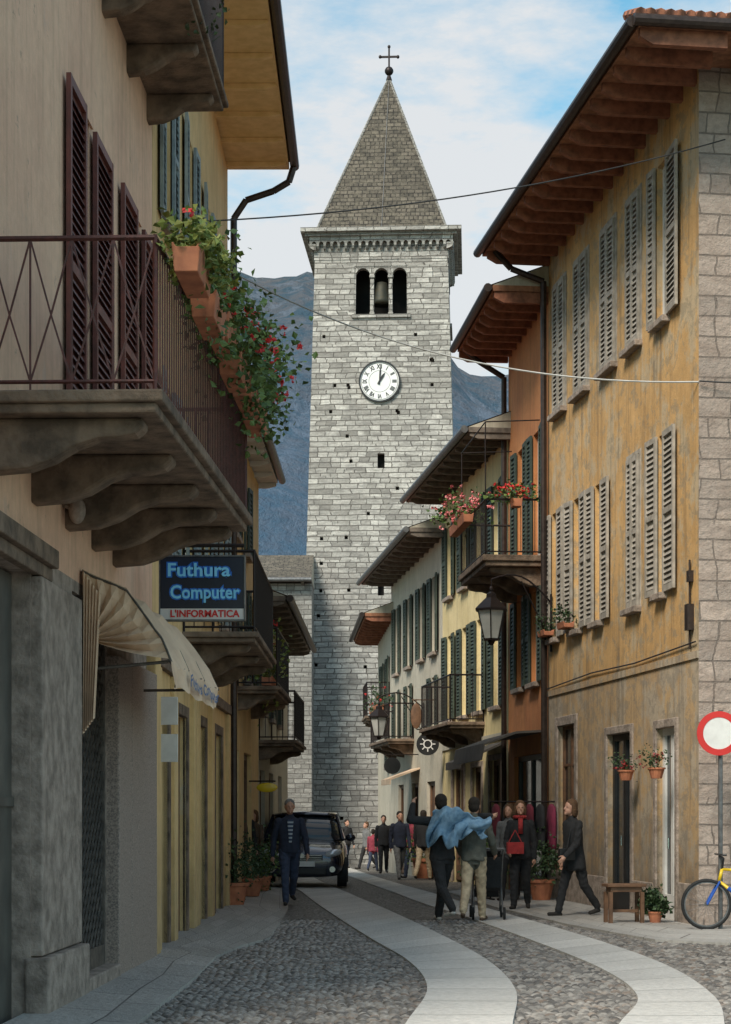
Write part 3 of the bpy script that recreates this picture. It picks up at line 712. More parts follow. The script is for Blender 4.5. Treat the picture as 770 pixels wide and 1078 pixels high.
# awning: folded canvas hood
au0,au1=fa(84),fa(140)
aw=thing('awning','beige canvas shop awning over the gated shop door','awning',FA.P(au0,.1,3.1))
prof=[(.02,3.58),(.20,3.50),(.40,3.40),(.56,3.20),(.70,3.00),(.78,2.80)]
def awp(u,k):
    i=min(int(k),4);t=k-i;n_=prof[i][0]*(1-t)+prof[i+1][0]*t;z_=prof[i][1]*(1-t)+prof[i+1][1]*t
    f=(u-au0)/(au1-au0)*3;fr=f-math.floor(f) if f<3 else 1.
    s_=1-abs(2*fr-1);s_=s_**.75
    sag=.10*s_*math.sin(math.pi*min(1,k/5*.85+.05))
    return FA.P(u,n_*(1+.10*f/3)-sag*.4,z_-sag-.06*f/3*min(1,k/3)+.010*math.sin(u*19+k*2.3))
def grid(mb,g0,a,b):
    for i in range(a):
        for j in range(b):
            k=g0+i*(b+1)+j;mb.f.append((k,k+1,k+b+2,k+b+1));mb.m.append(0)
mb=MB();nu,nk=42,15
for i in range(nu+1):
    for j in range(nk+1): mb.v.append(tuple(awp(au0+(au1-au0)*i/nu,5*j/nk)))
grid(mb,0,nu,nk)
g0=len(mb.v)
for i in range(nu+1):
    u=au0+(au1-au0)*i/nu
    for j in range(4):
        p=awp(u,5);mb.v.append(tuple(p+FA.n*(.03*math.sin(i*.55+j*.4)*j/3)-Vector((0,0,.062*j+.02*j/3*math.sin(i*.6)))))
grid(mb,g0,nu,3)
# near cheek: fan of creased folds gathered at the wall
g0=len(mb.v);nf_=15;hub=FA.P(au0+.01,.05,2.98)
for i in range(nf_+1):
    p=awp(au0,5*i/nf_)
    for j in range(6):
        v=j/5;q=p.lerp(hub,v);q=q+FA.u*(.045*(-1)**i*math.sin(math.pi*min(1,v*.9+.02)));mb.v.append(tuple(q-Vector((0,0,.03*math.sin(math.pi*v)))))
grid(mb,g0,nf_,5)
# narrow gathered curtain end hanging by the pillar
g0=len(mb.v)
for i in range(13):
    for j in range(9):
        v=j/8;mb.v.append(tuple(FA.P(au0-.03+.03*(-1)**i*(.4+.6*v),.03+.013*i*(1-.35*v),3.56-i*.018-v*(1.40-.03*i))))
grid(mb,g0,12,8)
c_=fin(mb,'canvas',aw,['cloth'],recalc=False,smooth=False)
mb=MB();ac=(au0+au1)/2
addtext(mb,'Futhura Computer',.14,lambda x,y:awp(ac+.3+x,5)+FA.n*.045+Vector((0,0,-.095+y)),0,.004,width=1.8)
fin(mb,'lettering',aw,['awnblue'],recalc=False)
mb=MB()
for f in range(4):
    u=au0+(au1-au0)*f/3;path(mb,[awp(u,k*.5)-Vector((0,0,.02)) for k in range(11)],.011,5)
for u in (au0+.06,au1-.06): mb.rod(FA.P(u,.0,2.72),awp(u,5)-FA.n*.03,.014,6)
path(mb,[awp(au0+(au1-au0)*i/12,5)-FA.n*.02 for i in range(13)],.014,6);fin(mb,'frame',aw,['gatemetal'])
# --- yellow house
FB=Fac((-2.28,20.32),(-2.25,31),False)
hB=[]
for u in (.9,3.6,6.3,9.):
    hB+=[(u,u+.9,4.4,6.4),(u,u+.9,8.1,10.2)]
gB=[(.5,1.5,-.6,2.6),(2.4,3.7,-.6,2.7),(5.2,6.4,-.6,2.7),(8,9.3,-.6,2.7)]
bB=house('yellow plastered house with blue grey shutters and honey wood eaves',FB,8,12.0,'yellow',hB+gB)
roof(bB,FB,12.05,1.0,8,.6,.15,sofm='yellowwood',rafm='yellowwood',sp=1.1,rh=.08)
for q in hB: win_open(bB,FB,*q,'bluegrey',sw=.42)
for q in gB: surround(bB,FB,q[0],q[1],-.05,q[3],'slabstone',.14);door(bB,FB,q[0],q[1],0,q[3],'wood')
mb=MB();mb.box(FB.P,0,FB.L,-.01,.07,3.1,3.25);fin(mb,'string_course',bB,['slabstone'],bevel=.01)
for u in (.0,1.75,4.2,4.7,7.,10.2): mb=MB();mb.box(FB.P,u+.03,u+.42,-.01,.06,-.1,3.09);fin(mb,'pilaster',bB,['yellow'],bevel=.01)
mb=MB();e=FB.L
path(mb,[FB.P(e,1.08,12.05),FB.P(e,1.0,11.8),FB.P(e,.75,11.65),FB.P(e,.3,11.5),FB.P(e,.1,11.2),FB.P(e,.1,.2)],.055);fin(mb,'downpipe',bB,['gutter'])
balcony(bB,FB,3.2,7.6,3.75,.95,.13,1.,corb=(3.6,5.4,7.2),cw=.2,cd=.30,railm='iron')
FC=Fac((-2.25,31.02),(-2.15,38.2),False)
hC=[(.8,1.6,3.9,5.6),(3.2,4.,3.9,5.6),(5.6,6.4,3.9,5.6),(.8,1.6,6.2,7.5),(3.2,4.,6.2,7.5),(.6,2.2,-.6,2.6),(3.4,5.2,-.6,2.6)]
bC=house('low yellowish house with shops and small iron balconies',FC,8,8.1,'yellow',hC)
roof(bC,FC,8.15,.38,8,0,.1,sofm='white',rafm='white',gut='zinc',sp=1.2,rh=.1)
for q in hC[:5]: win_open(bC,FC,*q,'greenshut',sw=.4)
for q in hC[5:]: door(bC,FC,q[0],q[1],0,q[3],'wood')
balcony(bC,FC,1.8,5.5,3.7,.75,.13,1.,corb=(2.1,5.2),cw=.2,cd=.28)
planter('green shrubs growing in a box on the balcony',FC.P,2.,4.,.5,3.72,'red','leaf2',380,20,(.3,1.0,.8),.09)
FD=Fac((-2.2,38.25),(-2.05,50),False)
hD=[(1,1.8,3.6,5),(4,4.8,3.6,5),(7,7.8,3.6,5),(1,2.6,-.6,2.4),(4,5.6,-.6,2.4),(7.5,9,-.6,2.4)]
bD=house('low grey rendered house with red tile roof and shops',FD,8,5.7,'grey',hD)
roof(bD,FD,5.75,.6,8,.2,.2,sofm='greywood',rafm='greywood',sp=1.2,rh=.1)
for q in hD[:3]: win_open(bD,FD,*q,'greenshut',sw=.4)
for q in hD[3:]: door(bD,FD,q[0],q[1],-.1,q[3],'wood')
balcony(bD,FD,.6,4.8,3.0,.8,.13,1.,corb=(.9,4.5),cw=.2,cd=.28)
FE=Fac((-11,67),(-1.9,67));FE.n=Vector((0,-1,0));FE.u=Vector((1,0,0))
hE=[(7.6,8.2,3.4,4.7),(5,5.7,3.4,4.7),(7.5,8.3,-.9,1.9)]
bE=house('grey rough stone church building with small windows',FE,6,9.6,'church',hE,zb=-.9)
roof(bE,FE,9.65,.3,6,.3,.0,topm='toproof',sofm='greywood',rafm='greywood',sp=1.5,rh=.1,gut='zinc')
for q in hE[:2]: glazing(bE,FE,*q,'white')
door(bE,FE,*hE[2],'wood')
# ================================================================ TOWER
TC=Vector((.72,72.6,0));TA=math.radians(-3.2)
tw=thing('clock_tower','tall square grey stone bell tower with clock and pyramid roof','tower',(TC.x,TC.y,-.4))
def hw(z): return 3.04-.58*min(max(z,0),22)/22
def side(k):
    a=TA+k*math.pi/2;nn=Vector((math.sin(a),-math.cos(a),0));tt=Vector((math.cos(a),math.sin(a),0))
    def P(u,n,z): h=hw(z);return TC+nn*(h+n)+tt*(u*h/2.44)+Vector((0,0,z))
    return P
mb=MB();wz0,wz1=19.9,21.7
slits=[(-.12,.12,14.2,14.75),(-.1,.1,9.5,10.2),(-.1,.12,5.2,6.0)]
for k in range(4):
    P=side(k);rr_=random.Random(k+5);hl=[(-.98,.98,wz0,wz1)]+[s_ for s_ in slits]
    for _ in range(54):
        u=rr_.choice([-2.05,-1.75,-1.15,-.55,.5,1.2,1.75,2.0])+rr_.uniform(-.08,.08);z=1.2+rr_.randrange(0,20)*.94+rr_.uniform(-.05,.05)
        if abs(u)<1.1 and 16.3<z<22: continue
        hl.append((u,u+.11,z,z+.13))
    gridwall(mb,P,-2.44,2.44,-1,22.0,hl,.35)
fin(mb,'wall',tw,['tower'],recalc=False)
mb=MB()
mb.poly([TC+Vector((x,y,22)) for x,y in ((-2,-2),(2,-2),(2,2),(-2,2))])
for k in range(4):
    P=side(k)
    mb.poly([P(-2.1,-.36,1),P(2.1,-.36,1),P(2.1,-.36,19.5),P(-2.1,-.36,19.5)])
    mb.poly([P(-2,-1.2,19.5),P(2,-1.2,19.5),P(2,-1.2,22),P(-2,-1.2,22)])
fin(mb,'interior_wall',tw,['dark'],recalc=False)
for k in range(4):
    P=side(k);mb=MB();cs=(-.67,0,.67);ro=.255;zs_=wz1-.32
    for ci,c in enumerate(cs):
        for j in range(8):
            t0,t1=math.pi*j/8,math.pi*(j+1)/8
            xa,xb=c-ro*math.cos(t0),c-ro*math.cos(t1);za,zb_=zs_+ro*math.sin(t0),zs_+ro*math.sin(t1)
            for n_ in (-.02,-.3): mb.poly([P(xa,n_,za),P(xb,n_,zb_),P(xb,n_,wz1),P(xa,n_,wz1)])
            mb.poly([P(xa,-.02,za),P(xb,-.02,zb_),P(xb,-.3,zb_),P(xa,-.3,za)])
    for x0,x1 in ((-.98,-.925),(-.415,-.255),(.255,.415),(.925,.98)): mb.box(P,x0,x1,-.3,-.02,zs_,wz1)
    for x0,x1 in ((-.98,-.925),(.925,.98)): mb.box(P,x0,x1,-.3,-.02,wz0,zs_)
    w=fin(mb,'belfry_window',tw,['tower'],recalc=False)
    for c in (-.335,.335):
        q=MB();q.box(P,c-.07,c+.07,-.24,-.06,wz0+.1,zs_-.1);q.box(P,c-.09,c+.09,-.27,-.04,wz0,wz0+.1);q.box(P,c-.1,c+.1,-.3,-.018,zs_-.1,zs_);fin(q,'column',w,['tower'],bevel=.02)
    q=MB();q.box(P,-1.05,1.05,-.35,.08,wz0-.12,wz0);fin(q,'sill',w,['tower'])
mb=MB();P0=side(0)
rings=[[P0(0,-.9,0)+Vector((math.cos(t*.5236)*r_2,math.sin(t*.5236)*r_2,z)) for t in range(12)] for z,r_2 in ((20.35,.42),(20.5,.36),(20.9,.27),(21.15,.2),(21.2,.05))]
mb.loft(rings);fin(mb,'bell',tw,[simple('bronze',(.05,.045,.03),(.03,.035,.03),5,.6,.6)],smooth=True)
mb=MB()
for k in range(4):
    P=side(k);n=21
    for i in range(n):
        u=-2.58+5.16*i/(n-1);mb.prism(P,[(-.05,22.5),(.22,22.5),(.20,22.42),(.11,22.32),(-.05,22.26)],u-.045,u+.045)
    for i in range(n-1):
        u0_=-2.58+5.16*i/(n-1)+.045;u1_=-2.58+5.16*(i+1)/(n-1)-.045;w_=u1_-u0_
        for j in range(6):
            t0,t1=math.pi*j/6,math.pi*(j+1)/6;c=(u0_+u1_)/2
            xa,xb=c-w_/2*math.cos(t0),c-w_/2*math.cos(t1);za,zb_=22.5+w_/2*math.sin(t0),22.5+w_/2*math.sin(t1)
            mb.poly([P(xa,.21,za),P(xb,.21,zb_),P(xb,.21,22.78),P(xa,.21,22.78)])
            mb.poly([P(xa,.21,za),P(xb,.21,zb_),P(xb,.0,zb_),P(xa,.0,za)])
    for i in range(n): 
        u=-2.58+5.16*i/(n-1);mb.poly([P(u-.045,.211,22.5),P(u+.045,.211,22.5),P(u+.045,.211,22.78),P(u-.045,.211,22.78)])
    mb.poly([P(-2.46,.02,21.95),P(2.46,.02,21.95),P(2.46,.02,22.8),P(-2.46,.02,22.8)])
fin(mb,'corbel_table',tw,['tower'],recalc=False)
mb=MB();Rt=Wo((TC.x,TC.y,0),TA)
mb.box(Rt,-2.80,2.80,-2.80,2.80,22.76,22.87);mb.box(Rt,-2.96,2.96,-2.96,2.96,22.871,23.03)
fin(mb,'cornice',tw,['tower'],bevel=.02)
mb=MB();hb=2.42;ap=Rt(0.18,0,29.6);cs=[Rt(-hb,-hb,23.03),Rt(hb,-hb,23.03),Rt(hb,hb,23.03),Rt(-hb,hb,23.03)]
for i in range(4): mb.poly([cs[i],cs[(i+1)%4],ap])
rf=fin(mb,'roof',tw,['toproof'],recalc=False)
for i in range(4): mb=MB();mb.rod(cs[i]+Vector((0,0,.02)),ap,.045,5);fin(mb,'ridge_cap',rf,['church'])
mb=MB();mb.rod((cs[0]+cs[1])/2+Vector((0,-.03,0)),ap+Vector((0,-.03,0)),.012,4);fin(mb,'lightning_rod_cable',rf,['zinc'])
mb=MB();mb.rod(ap-Vector((0,0,.3)),ap+Vector((0,0,1.15)),.035,6);mb.ell(ap+Vector((0,0,.25)),.17,.17,.17);mb.rod(ap+Vector((0,0,-.1)),ap+Vector((0,0,.12)),.12,10,0,.05)
mb.box(Wo((ap.x,ap.y,ap.z),TA),-.34,.34,-.025,.025,.76,.83);
for x in (-.34,.34): mb.ell(ap+Vector((x,0,.795)),.06,.05,.07,8)
mb.ell(ap+Vector((0,0,1.18)),.06,.05,.07,8)
fin(mb,'cross_finial',tw,['iron'],smooth=False)
ck=bpy.data.objects.new('clock',None);COL.objects.link(ck);cc=P0(-.05,0.02,17.4);setp(ck,tw,cc)
nn=(P0(0,1,17.45)-P0(0,0,17.45)).normalized();tt=Vector((math.cos(TA),math.sin(TA),0))
mb=MB();mb.disc(cc,nn,0,.72,.06,40);fin(mb,'dial',ck,['clockface'])
mb=MB();mb.disc(cc,nn,.71,.77,.09,40);fin(mb,'rim',ck,['black'])
mb=MB()
nums=['XII','I','II','III','IIII','V','VI','VII','VIII','IX','X','XI']
for i,s_ in enumerate(nums):
    a=math.radians(30*i)
    def fnn(x,y,a=a): 
        X=math.sin(a)*(.54+y)+math.cos(a)*x;Z=math.cos(a)*(.54+y)-math.sin(a)*x
        return cc+tt*X+Vector((0,0,Z))+nn*.065
    addtext(mb,s_,.22,fnn,0,.009,.72)
mb.disc(cc+nn*.061,nn,.665,.68,.004,40);mb.disc(cc+nn*.061,nn,.39,.40,.004,40)
fin(mb,'numerals',ck,['black'],recalc=False)
def hand(a,L,w,name):
    q=MB();a=math.radians(a);d=tt*math.sin(a)+Vector((0,0,math.cos(a)));s2=tt*math.cos(a)-Vector((0,0,math.sin(a)))
    pts=[cc-d*.12-s2*w*.6,cc-d*.12+s2*w*.6,cc+s2*w+d*L*.6,cc+d*L,cc-s2*w+d*L*.6]
    q.loft([[p+nn*.075 for p in pts],[p+nn*.09 for p in pts]]);fin(q,name,ck,['black'])
hand(32,.38,.045,'hour_hand');hand(4,.58,.03,'minute_hand')
# ================================================================ SIGNS / STREET FURNITURE
D=19.2;x0,x1=(169-CX)*D/FL,(257-CX)*D/FL;z1_,z0_=EH+(HY-586)*D/FL,EH+(HY-652)*D/FL
sg=thing('shop_sign','black hanging shop sign with blue lettering and white strip','sign',((x0+x1)/2,D,z0_))
I=W;st_=.11
mb=MB();mb.box(I,x0,x1,D,D+.1,z0_+st_,z1_);fin(mb,'panel',sg,[simple('sign black',(.014,.02,.04),(.012,.016,.03),3,.35,0,0)],bevel=.006)
mb=MB();mb.box(I,x0,x1,D+.002,D+.098,z0_,z0_+st_-.001);fin(mb,'strip',sg,['white'])
mb=MB()
for a,b,c,d in ((x0-.015,x0,z0_-.01,z1_+.01),(x1,x1+.015,z0_-.01,z1_+.01)): mb.box(I,a,b,D-.01,D+.11,c,d)
mb.box(I,x0,x1,D-.01,D+.11,z1_,z1_+.015);mb.box(I,x0,x1,D-.01,D+.11,z0_-.015,z0_);fin(mb,'frame',sg,['zinc'])
xc=(x0+x1)/2
for mt,of,dy,wa in (('signdeep',.017,-.005,.03),('signblue',.004,-.009,0)):
    mb=MB();addtext(mb,'Futhura',.185,lambda x,y:Vector((xc-.03+x,D+dy,z1_-.14+y)),0,of,width=.63+wa);fin(mb,'lettering',sg,[mt],recalc=False)
    mb=MB();addtext(mb,'Computer',.185,lambda x,y:Vector((xc+.03+x,D+dy,z1_-.365+y)),0,of,width=.70+wa);fin(mb,'lettering',sg,[mt],recalc=False)
mb=MB();addtext(mb,"L'INFORMATICA",.098,lambda x,y:Vector((xc+.03+x,D-.006,z0_+.054+y)),0,.003,width=.70);fin(mb,'lettering',sg,['signred'],recalc=False)
mb=MB();mb.rod((-2.33,D+.05,z1_+.12),(x1,D+.05,z1_+.12),.02,6);mb.rod((x0+.1,D+.05,z1_+.12),(x0+.1,D+.05,z1_),.01);mb.rod((x1-.1,D+.05,z1_+.12),(x1-.1,D+.05,z1_),.01);fin(mb,'bracket',sg,['iron'])
for zz in (2.05,2.45):
    mb=MB();mb.box(FB.P,.1,.14,.02,.26,zz,zz+.3)
    o=fin(mb,'notice_board',None,['white'],bevel=.004);tag(o,'small white notice board on the shop wall','sign','notice boards by the shop')
def round_sign(label,F,px_u,n,z,r,mat,gear=False):
    c=F.P(px_u,n,z);o=thing('hanging_sign',label,'sign',c)
    mb=MB();mb.disc(c,(0,-1,0),0,r,.05,28);fin(mb,'panel',o,[mat])
    mb=MB();mb.rod(F.P(px_u,0,z+r+.08),F.P(px_u,n+r,z+r+.08),.015);mb.rod(c+Vector((0,0,r)),c+Vector((0,0,r+.08)),.01);fin(mb,'bracket',o,['iron'])
    if gear:
        mb=MB();mb.disc(c+Vector((0,-.056,0)),(0,-1,0),r*.30,r*.40,.005,24)
        for k in range(8):
            a=k*math.pi/4;mb.box(lambda x,y,zz:c+Vector((math.cos(a)*x-math.sin(a)*zz,-.06+y,math.sin(a)*x+math.cos(a)*zz)),r*.42,r*.68,-.004,.0,-.012,.012)
        fin(mb,'emblem',o,['white'])
round_sign('round black hanging sign with pale wheel emblem',F3,F3.fu(470),.45,3.15,.27,'black',True)
round_sign('dark oval hanging shop sign',F4,4.2,.7,2.75,.22,'black')
c=F4.P(1.0,.5,3.9);mb=MB();mb.ell(c,.14,.03,.32);mb.rod(F4.P(1.,0,4.3),F4.P(1.,.6,4.3),.015);mb.rod(c,c+Vector((0,0,.42)),.01);tag(fin(mb,'shop_sign',None,['wood']),'brown wooden shop sign hanging from a bracket','sign')
c=FC.P(4.6,.34,1.98);o=thing('shop_sign','small yellow oval shop sign on a bracket','sign',c);mb=MB();mb.ell(c,.20,.03,.09,16);fin(mb,'panel',o,['yellowpaint']);mb=MB();mb.rod(FC.P(4.6,0,2.1),FC.P(4.6,.5,2.1),.015);fin(mb,'bracket',o,['iron'])
def lantern(label,c,wall,s=1.):
    c=Vector(c);wall=Vector(wall);o=thing('street_lantern',label,'street lamp',c,'wall lanterns along the street')
    def sq(r,z,k=6): return [c+Vector((math.cos(math.pi/k*2*i+.4)*r*s,math.sin(math.pi/k*2*i+.4)*r*s,z*s)) for i in range(k)]
    mb=MB();mb.loft([sq(.12,0),sq(.22,.42)]);fin(mb,'lamp_glass',o,['lampglass'])
    mb=MB()
    a,b=sq(.125,0),sq(.226,.42)
    for p,q in zip(a,b): mb.rod(p,q,.012*s,4)
    mb.loft([sq(.27,.42),sq(.27,.45),sq(.2,.52),sq(.09,.62),sq(.08,.68),sq(.02,.72)]);mb.loft([sq(.13,-.03),sq(.13,0)]);mb.loft([sq(.03,-.1),sq(.07,-.03)])
    mb.ell(c+Vector((0,0,.75*s)),.03*s,.03*s,.05*s,8);fin(mb,'lamp_frame',o,['iron'])
    mb=MB();t=c+Vector((0,0,.9*s));k=(wall-t);pts=[]
    for i in range(9):
        u=i/8;pts.append(t+Vector((k.x*u,k.y*u,k.z*u+.22*s*math.sin(u*math.pi))))
    path(mb,pts,.016,6);path(mb,[t,c+Vector((0,0,.75*s))],.012)
    path(mb,[wall+Vector((0,0,-.6*s)),(wall+t)/2+Vector((0,0,.15*s))],.012)
    mb.rod(wall+Vector((0,0,.15)),wall+Vector((0,0,-.75*s)),.02,6);fin(mb,'bracket',o,['iron'])
w_=F1.P(F1.L-.3,.03,5.2);lantern('six sided iron lantern on a curved bracket from the ochre house',(2.2,w_.y-.2,4.55),w_,1.15)
w_=F4.P(3.,.03,3.9);lantern('iron lantern on a bracket from the grey cream house',(.35,w_.y,3.5),F4.P(3.,.03,4.2),1.1)
D=24.4;c=Vector(((757-CX)*D/FL,D,EH+(HY-772)*D/FL))
o=thing('road_sign','round white road sign with red ring on a grey post','sign',(c.x+.03,D,0))
mb=MB();mb.disc(c,(0,-1,0),0,.225,.012,36);fin(mb,'sign_plate',o,['white']);mb=MB();mb.disc(c+Vector((0,-.003,0)),(0,-1,0),.205,.285,.014,36);fin(mb,'red_ring',o,['redpaint'])
mb=MB();mb.rod((c.x+.03,D+.05,-.05),(c.x+.03,D+.05,c.z+.3),.03,10);fin(mb,'post',o,['zinc'])
def table(X,Y):
    o=thing('stool_table','small dark wooden side table outside the doorway','table',(X,Y,0));P=Wo((X,Y,0),.15)
    mb=MB();mb.box(P,-.27,.27,-.16,.16,.5,.54);mb.box(P,-.22,.22,-.12,.12,.43,.499);fin(mb,'table_top',o,['wood'],bevel=.006)
    for a in (-.22,.22):
        for b in (-.12,.12): mb=MB();mb.box(P,a-.025,a+.025,b-.025,b+.025,0.01,.43);fin(mb,'leg',o,['wood'])
    mb=MB();mb.box(P,-.195,.195,-.015,.015,.15,.19);fin(mb,'stretcher',o,['wood'])
x_,y_=G(657,972);table(x_,y_)
for px in (676,709):
    u=fu(px);planter('hanging terracotta pot with small red flowers by the door',F1.P,u-.1,u+.1,.24,1.98,'darkred','leafdark',150,40,(.17,.16,.15),.045,.05,False,.15,'hanging flower pots by the doors',ps=.75,fs=.035)
firstp=None
for i,(u,zz) in enumerate(((3.15,5.14),(4.1,5.08),(5.0,5.16),(5.9,5.08),(6.9,5.12),(7.8,5.08))):
    leafy='leaf2' if i==0 else 'leaf'
    o=planter('terracotta window box of trailing plants and red geraniums on the railing',FA.P,u-.34,u+.34,1.2+.14,zz,'red',leafy,(420,440,560,700,700,420)[i],(5,25,60,95,80,25)[i],((.16,.19,.23,.28,.30,.22)[i],.42,(.22,.22,.28,.33,.34,.26)[i]),.066,(.07,.08,.10,.15,.18,.14)[i],off=((0,.0,.05,.12,.15,.05)[i],0,-.02),fs=.045,h=.2)
    if i==0: firstp=o
c0=FA.P(2.95,1.32,5.3)
for k in range(11):
    mb=MB();p=c0+Vector((R.uniform(-.15,.2),R.uniform(-.2,.6),0));pts=[p]
    for j in range(5): p=p+Vector((R.uniform(-.05,.09),R.uniform(-.05,.12),R.uniform(.01,.09)-.03*j));pts.append(p)
    path(mb,pts,.005,4)
    for q in pts: leaves(mb,q,(.05,.05,.045),7,.055)
    fin(mb,'trailing_stem',firstp,['leaf2'],uv=False,recalc=False)
def potplant(px,py,h,r,leaf,lbl):
    X,Y=G(px,py);o=thing('potted_plant',lbl,'potted plant',(X,Y,gz(Y)+.012),'potted plants along the wall')
    rings=[[Vector((X+math.cos(k*.4488)*rr,Y+math.sin(k*.4488)*rr,gz(Y)+.012+zz)) for k in range(14)] for zz,rr in ((0,r*.7),(h*.85,r),(h*.85,r*1.1),(h,r*1.1),(h,r*.9),(h*.9,r*.88))]
    mb=MB();mb.loft(rings);fin(mb,'pot',o,['terra'])
    mb=MB();leaves(mb,(X,Y,gz(Y)+h+r*1.4),(r*1.6,r*1.6,r*1.9),560,.07)
    for _ in range(6): mb.rod((X,Y,h*.9+gz(Y)),(X+R.uniform(-r,r),Y+R.uniform(-r,r),h+r*2+gz(Y)),.008,4)
    fin(mb,'foliage',o,[leaf],uv=False,recalc=False)
potplant(246,953,.36,.24,'leafdark','large terracotta pot with bushy dark shrub')
potplant(264,944,.32,.22,'leafdark','terracotta pot with bushy green shrub')
potplant(276,938,.28,.18,'leaf','terracotta pot with leafy green plant')
potplant(208,960,.16,.1,'leaf','small pot with seedlings by the wall')
potplant(690,972,.15,.10,'leafdark','small pot with dark plant by the doorway')
potplant(570,948,.35,.22,'leafdark','terracotta pot with shrub beside the shop')
potplant(512,944,.35,.2,'leaf','potted shrub beside the shop door')
potplant(447,925,.5,.3,'leaf','potted green shrub by the cream house')
def cable(a,b,sag,r,label,mat='cablem'):
    a=Vector(a);b=Vector(b);mb=MB();pts=[a.lerp(b,i/24)-Vector((0,0,sag*4*(i/24)*(1-i/24))) for i in range(25)];path(mb,pts,r,5)
    tag(fin(mb,'overhead_cable',None,[mat]),label,'cable','overhead cables across the street')
cable((-2.28,20.8,7.96),(4.75,25.1,10.4),.22,.009,'thin black cable strung across the street')
cable((-2.26,30.9,10.35),(4.42,25.2,7.22),.5,.012,'pale drooping cable strung across the street','palecable')
cable((4.42,25.15,7.22),(7.5,25.0,7.2),.05,.011,'black cable along the house end wall')
def rack(X,Y):
    o=thing('clothes_rack','iron rack hung with maroon and dark garments outside shop','clothes rack',(X,Y,0))
    mb=MB();P=Wo((X,Y,0),.2)
    for a in (-.6,.6): mb.rod(P(a,0,0),P(a,0,1.7),.015);mb.rod(P(a,-.25,0.02),P(a,.25,0.02),.015)
    mb.rod(P(-.6,0,1.7),P(.6,0,1.7),.015);fin(mb,'rack_frame',o,['iron'])
    cm=[simple('maroon knit',(.16,.02,.035),None,5,.9),simple('black knit',(.03,.03,.032),None,5,.9),simple('plum knit',(.24,.03,.07),None,5,.9)]
    for i in range(6):
        a=-.5+i*.2;mb=MB();rings=[]
        for z,w,d in ((1.66,.03,.03),(1.6,.2,.05),(1.4,.23,.06),(1.0,.2,.07),(.85,.22,.07)):
            rings.append([P(a+math.cos(t*.628)*d,math.sin(t*.628)*w,z) for t in range(10)])
        mb.loft(rings);fin(mb,'garment',o,[cm[i%3]],smooth=True)
rack(2.75,33.0)
# ================================================================ BICYCLE
def bicycle(X,Y):
    o=thing('bicycle','yellow and blue bicycle with black tyres parked by corner','bicycle',(X,Y,0));r=.325
    def wheel(cx):
        e=bpy.data.objects.new('wheel',None);COL.objects.link(e);c=Vector((cx,Y,r+.005));setp(e,o,c)
        mb=MB();n=32
        rings=[]
        for k in range(n+1):
            a=2*math.pi*k/n;ctr=c+Vector((math.cos(a)*r*.94,0,math.sin(a)*r*.94));rd=Vector((math.cos(a),0,math.sin(a)))
            rings.append([ctr+rd*math.cos(t*1.047)*.024+Vector((0,math.sin(t*1.047)*.024,0)) for t in range(6)])
        mb.loft(rings,0,False);fin(mb,'tyre',e,['rubber'],smooth=True)
        mb=MB();mb.disc(c+Vector((0,.012,0)),(0,-1,0),r*.84,r*.9,.024,32);mb.rod(c-Vector((0,.04,0)),c+Vector((0,.04,0)),.022,8)
        for k in range(18):
            a=2*math.pi*k/18;mb.rod(c,c+Vector((math.cos(a)*r*.86,0,math.sin(a)*r*.86)),.0018,3)
        fin(mb,'rim',e,['zinc'])
    wheel(X);wheel(X+1.02)
    y=Y;mb=MB();hd=Vector((X+.2,y,.78));hb=Vector((X+.16,y,.62));bb=Vector((X+.6,y,.3));st=Vector((X+.72,y,.74));rw=Vector((X+1.02,y,.33))
    for a,b,q in ((hd,st,.018),(hb,bb,.024),(bb,st,.017),(bb,rw,.011),(st-Vector((.02,0,.06)),rw,.01),(hd,hb,.022)): mb.rod(a,b,q,8)
    fin(mb,'bicycle_frame',o,['yellowpaint'],smooth=True)
    mb=MB();mb.rod(hb.lerp(bb,.25),hb.lerp(bb,.7),.026,8);fin(mb,'frame_band',o,['bluepaint'])
    mb=MB()
    for s in (-.05,.05): mb.rod(hb+Vector((0,s,0)),Vector((X,y+s,.33)),.014,6)
    mb.rod(hb+Vector((0,-.05,0)),hb+Vector((0,.05,0)),.015);fin(mb,'fork',o,['bluepaint'])
    mb=MB();mb.rod(hd,hd+Vector((.02,0,.14)),.014);h=hd+Vector((.02,0,.14))
    mb.rod(h,h+Vector((-.06,0,.04)),.013);mb.rod(h+Vector((-.06,-.28,.05)),h+Vector((-.06,.28,.05)),.012);mb.rod(h+Vector((-.06,-.28,.05)),h+Vector((-.02,-.3,.05)),.016);fin(mb,'handlebar',o,['black'])
    mb=MB();mb.rod(st,st+Vector((.03,0,.12)),.013);mb.ell(st+Vector((.04,0,.15)),.13,.06,.03);fin(mb,'saddle',o,['black'],smooth=True)
    mb=MB();mb.disc(bb+Vector((0,-.03,0)),(0,-1,0),.06,.09,.004,20);mb.rod(bb+Vector((0,-.04,0)),bb+Vector((.1,-.06,-.13)),.01);mb.rod(bb+Vector((0,.04,0)),bb+Vector((-.1,.06,.13)),.01)
    mb.box(W,bb.x+.05,bb.x+.15,y-.13,y-.05,bb.z-.14,bb.z-.12);fin(mb,'crank',o,['zinc'])
bx,by=G(744,979);bicycle(bx,by)
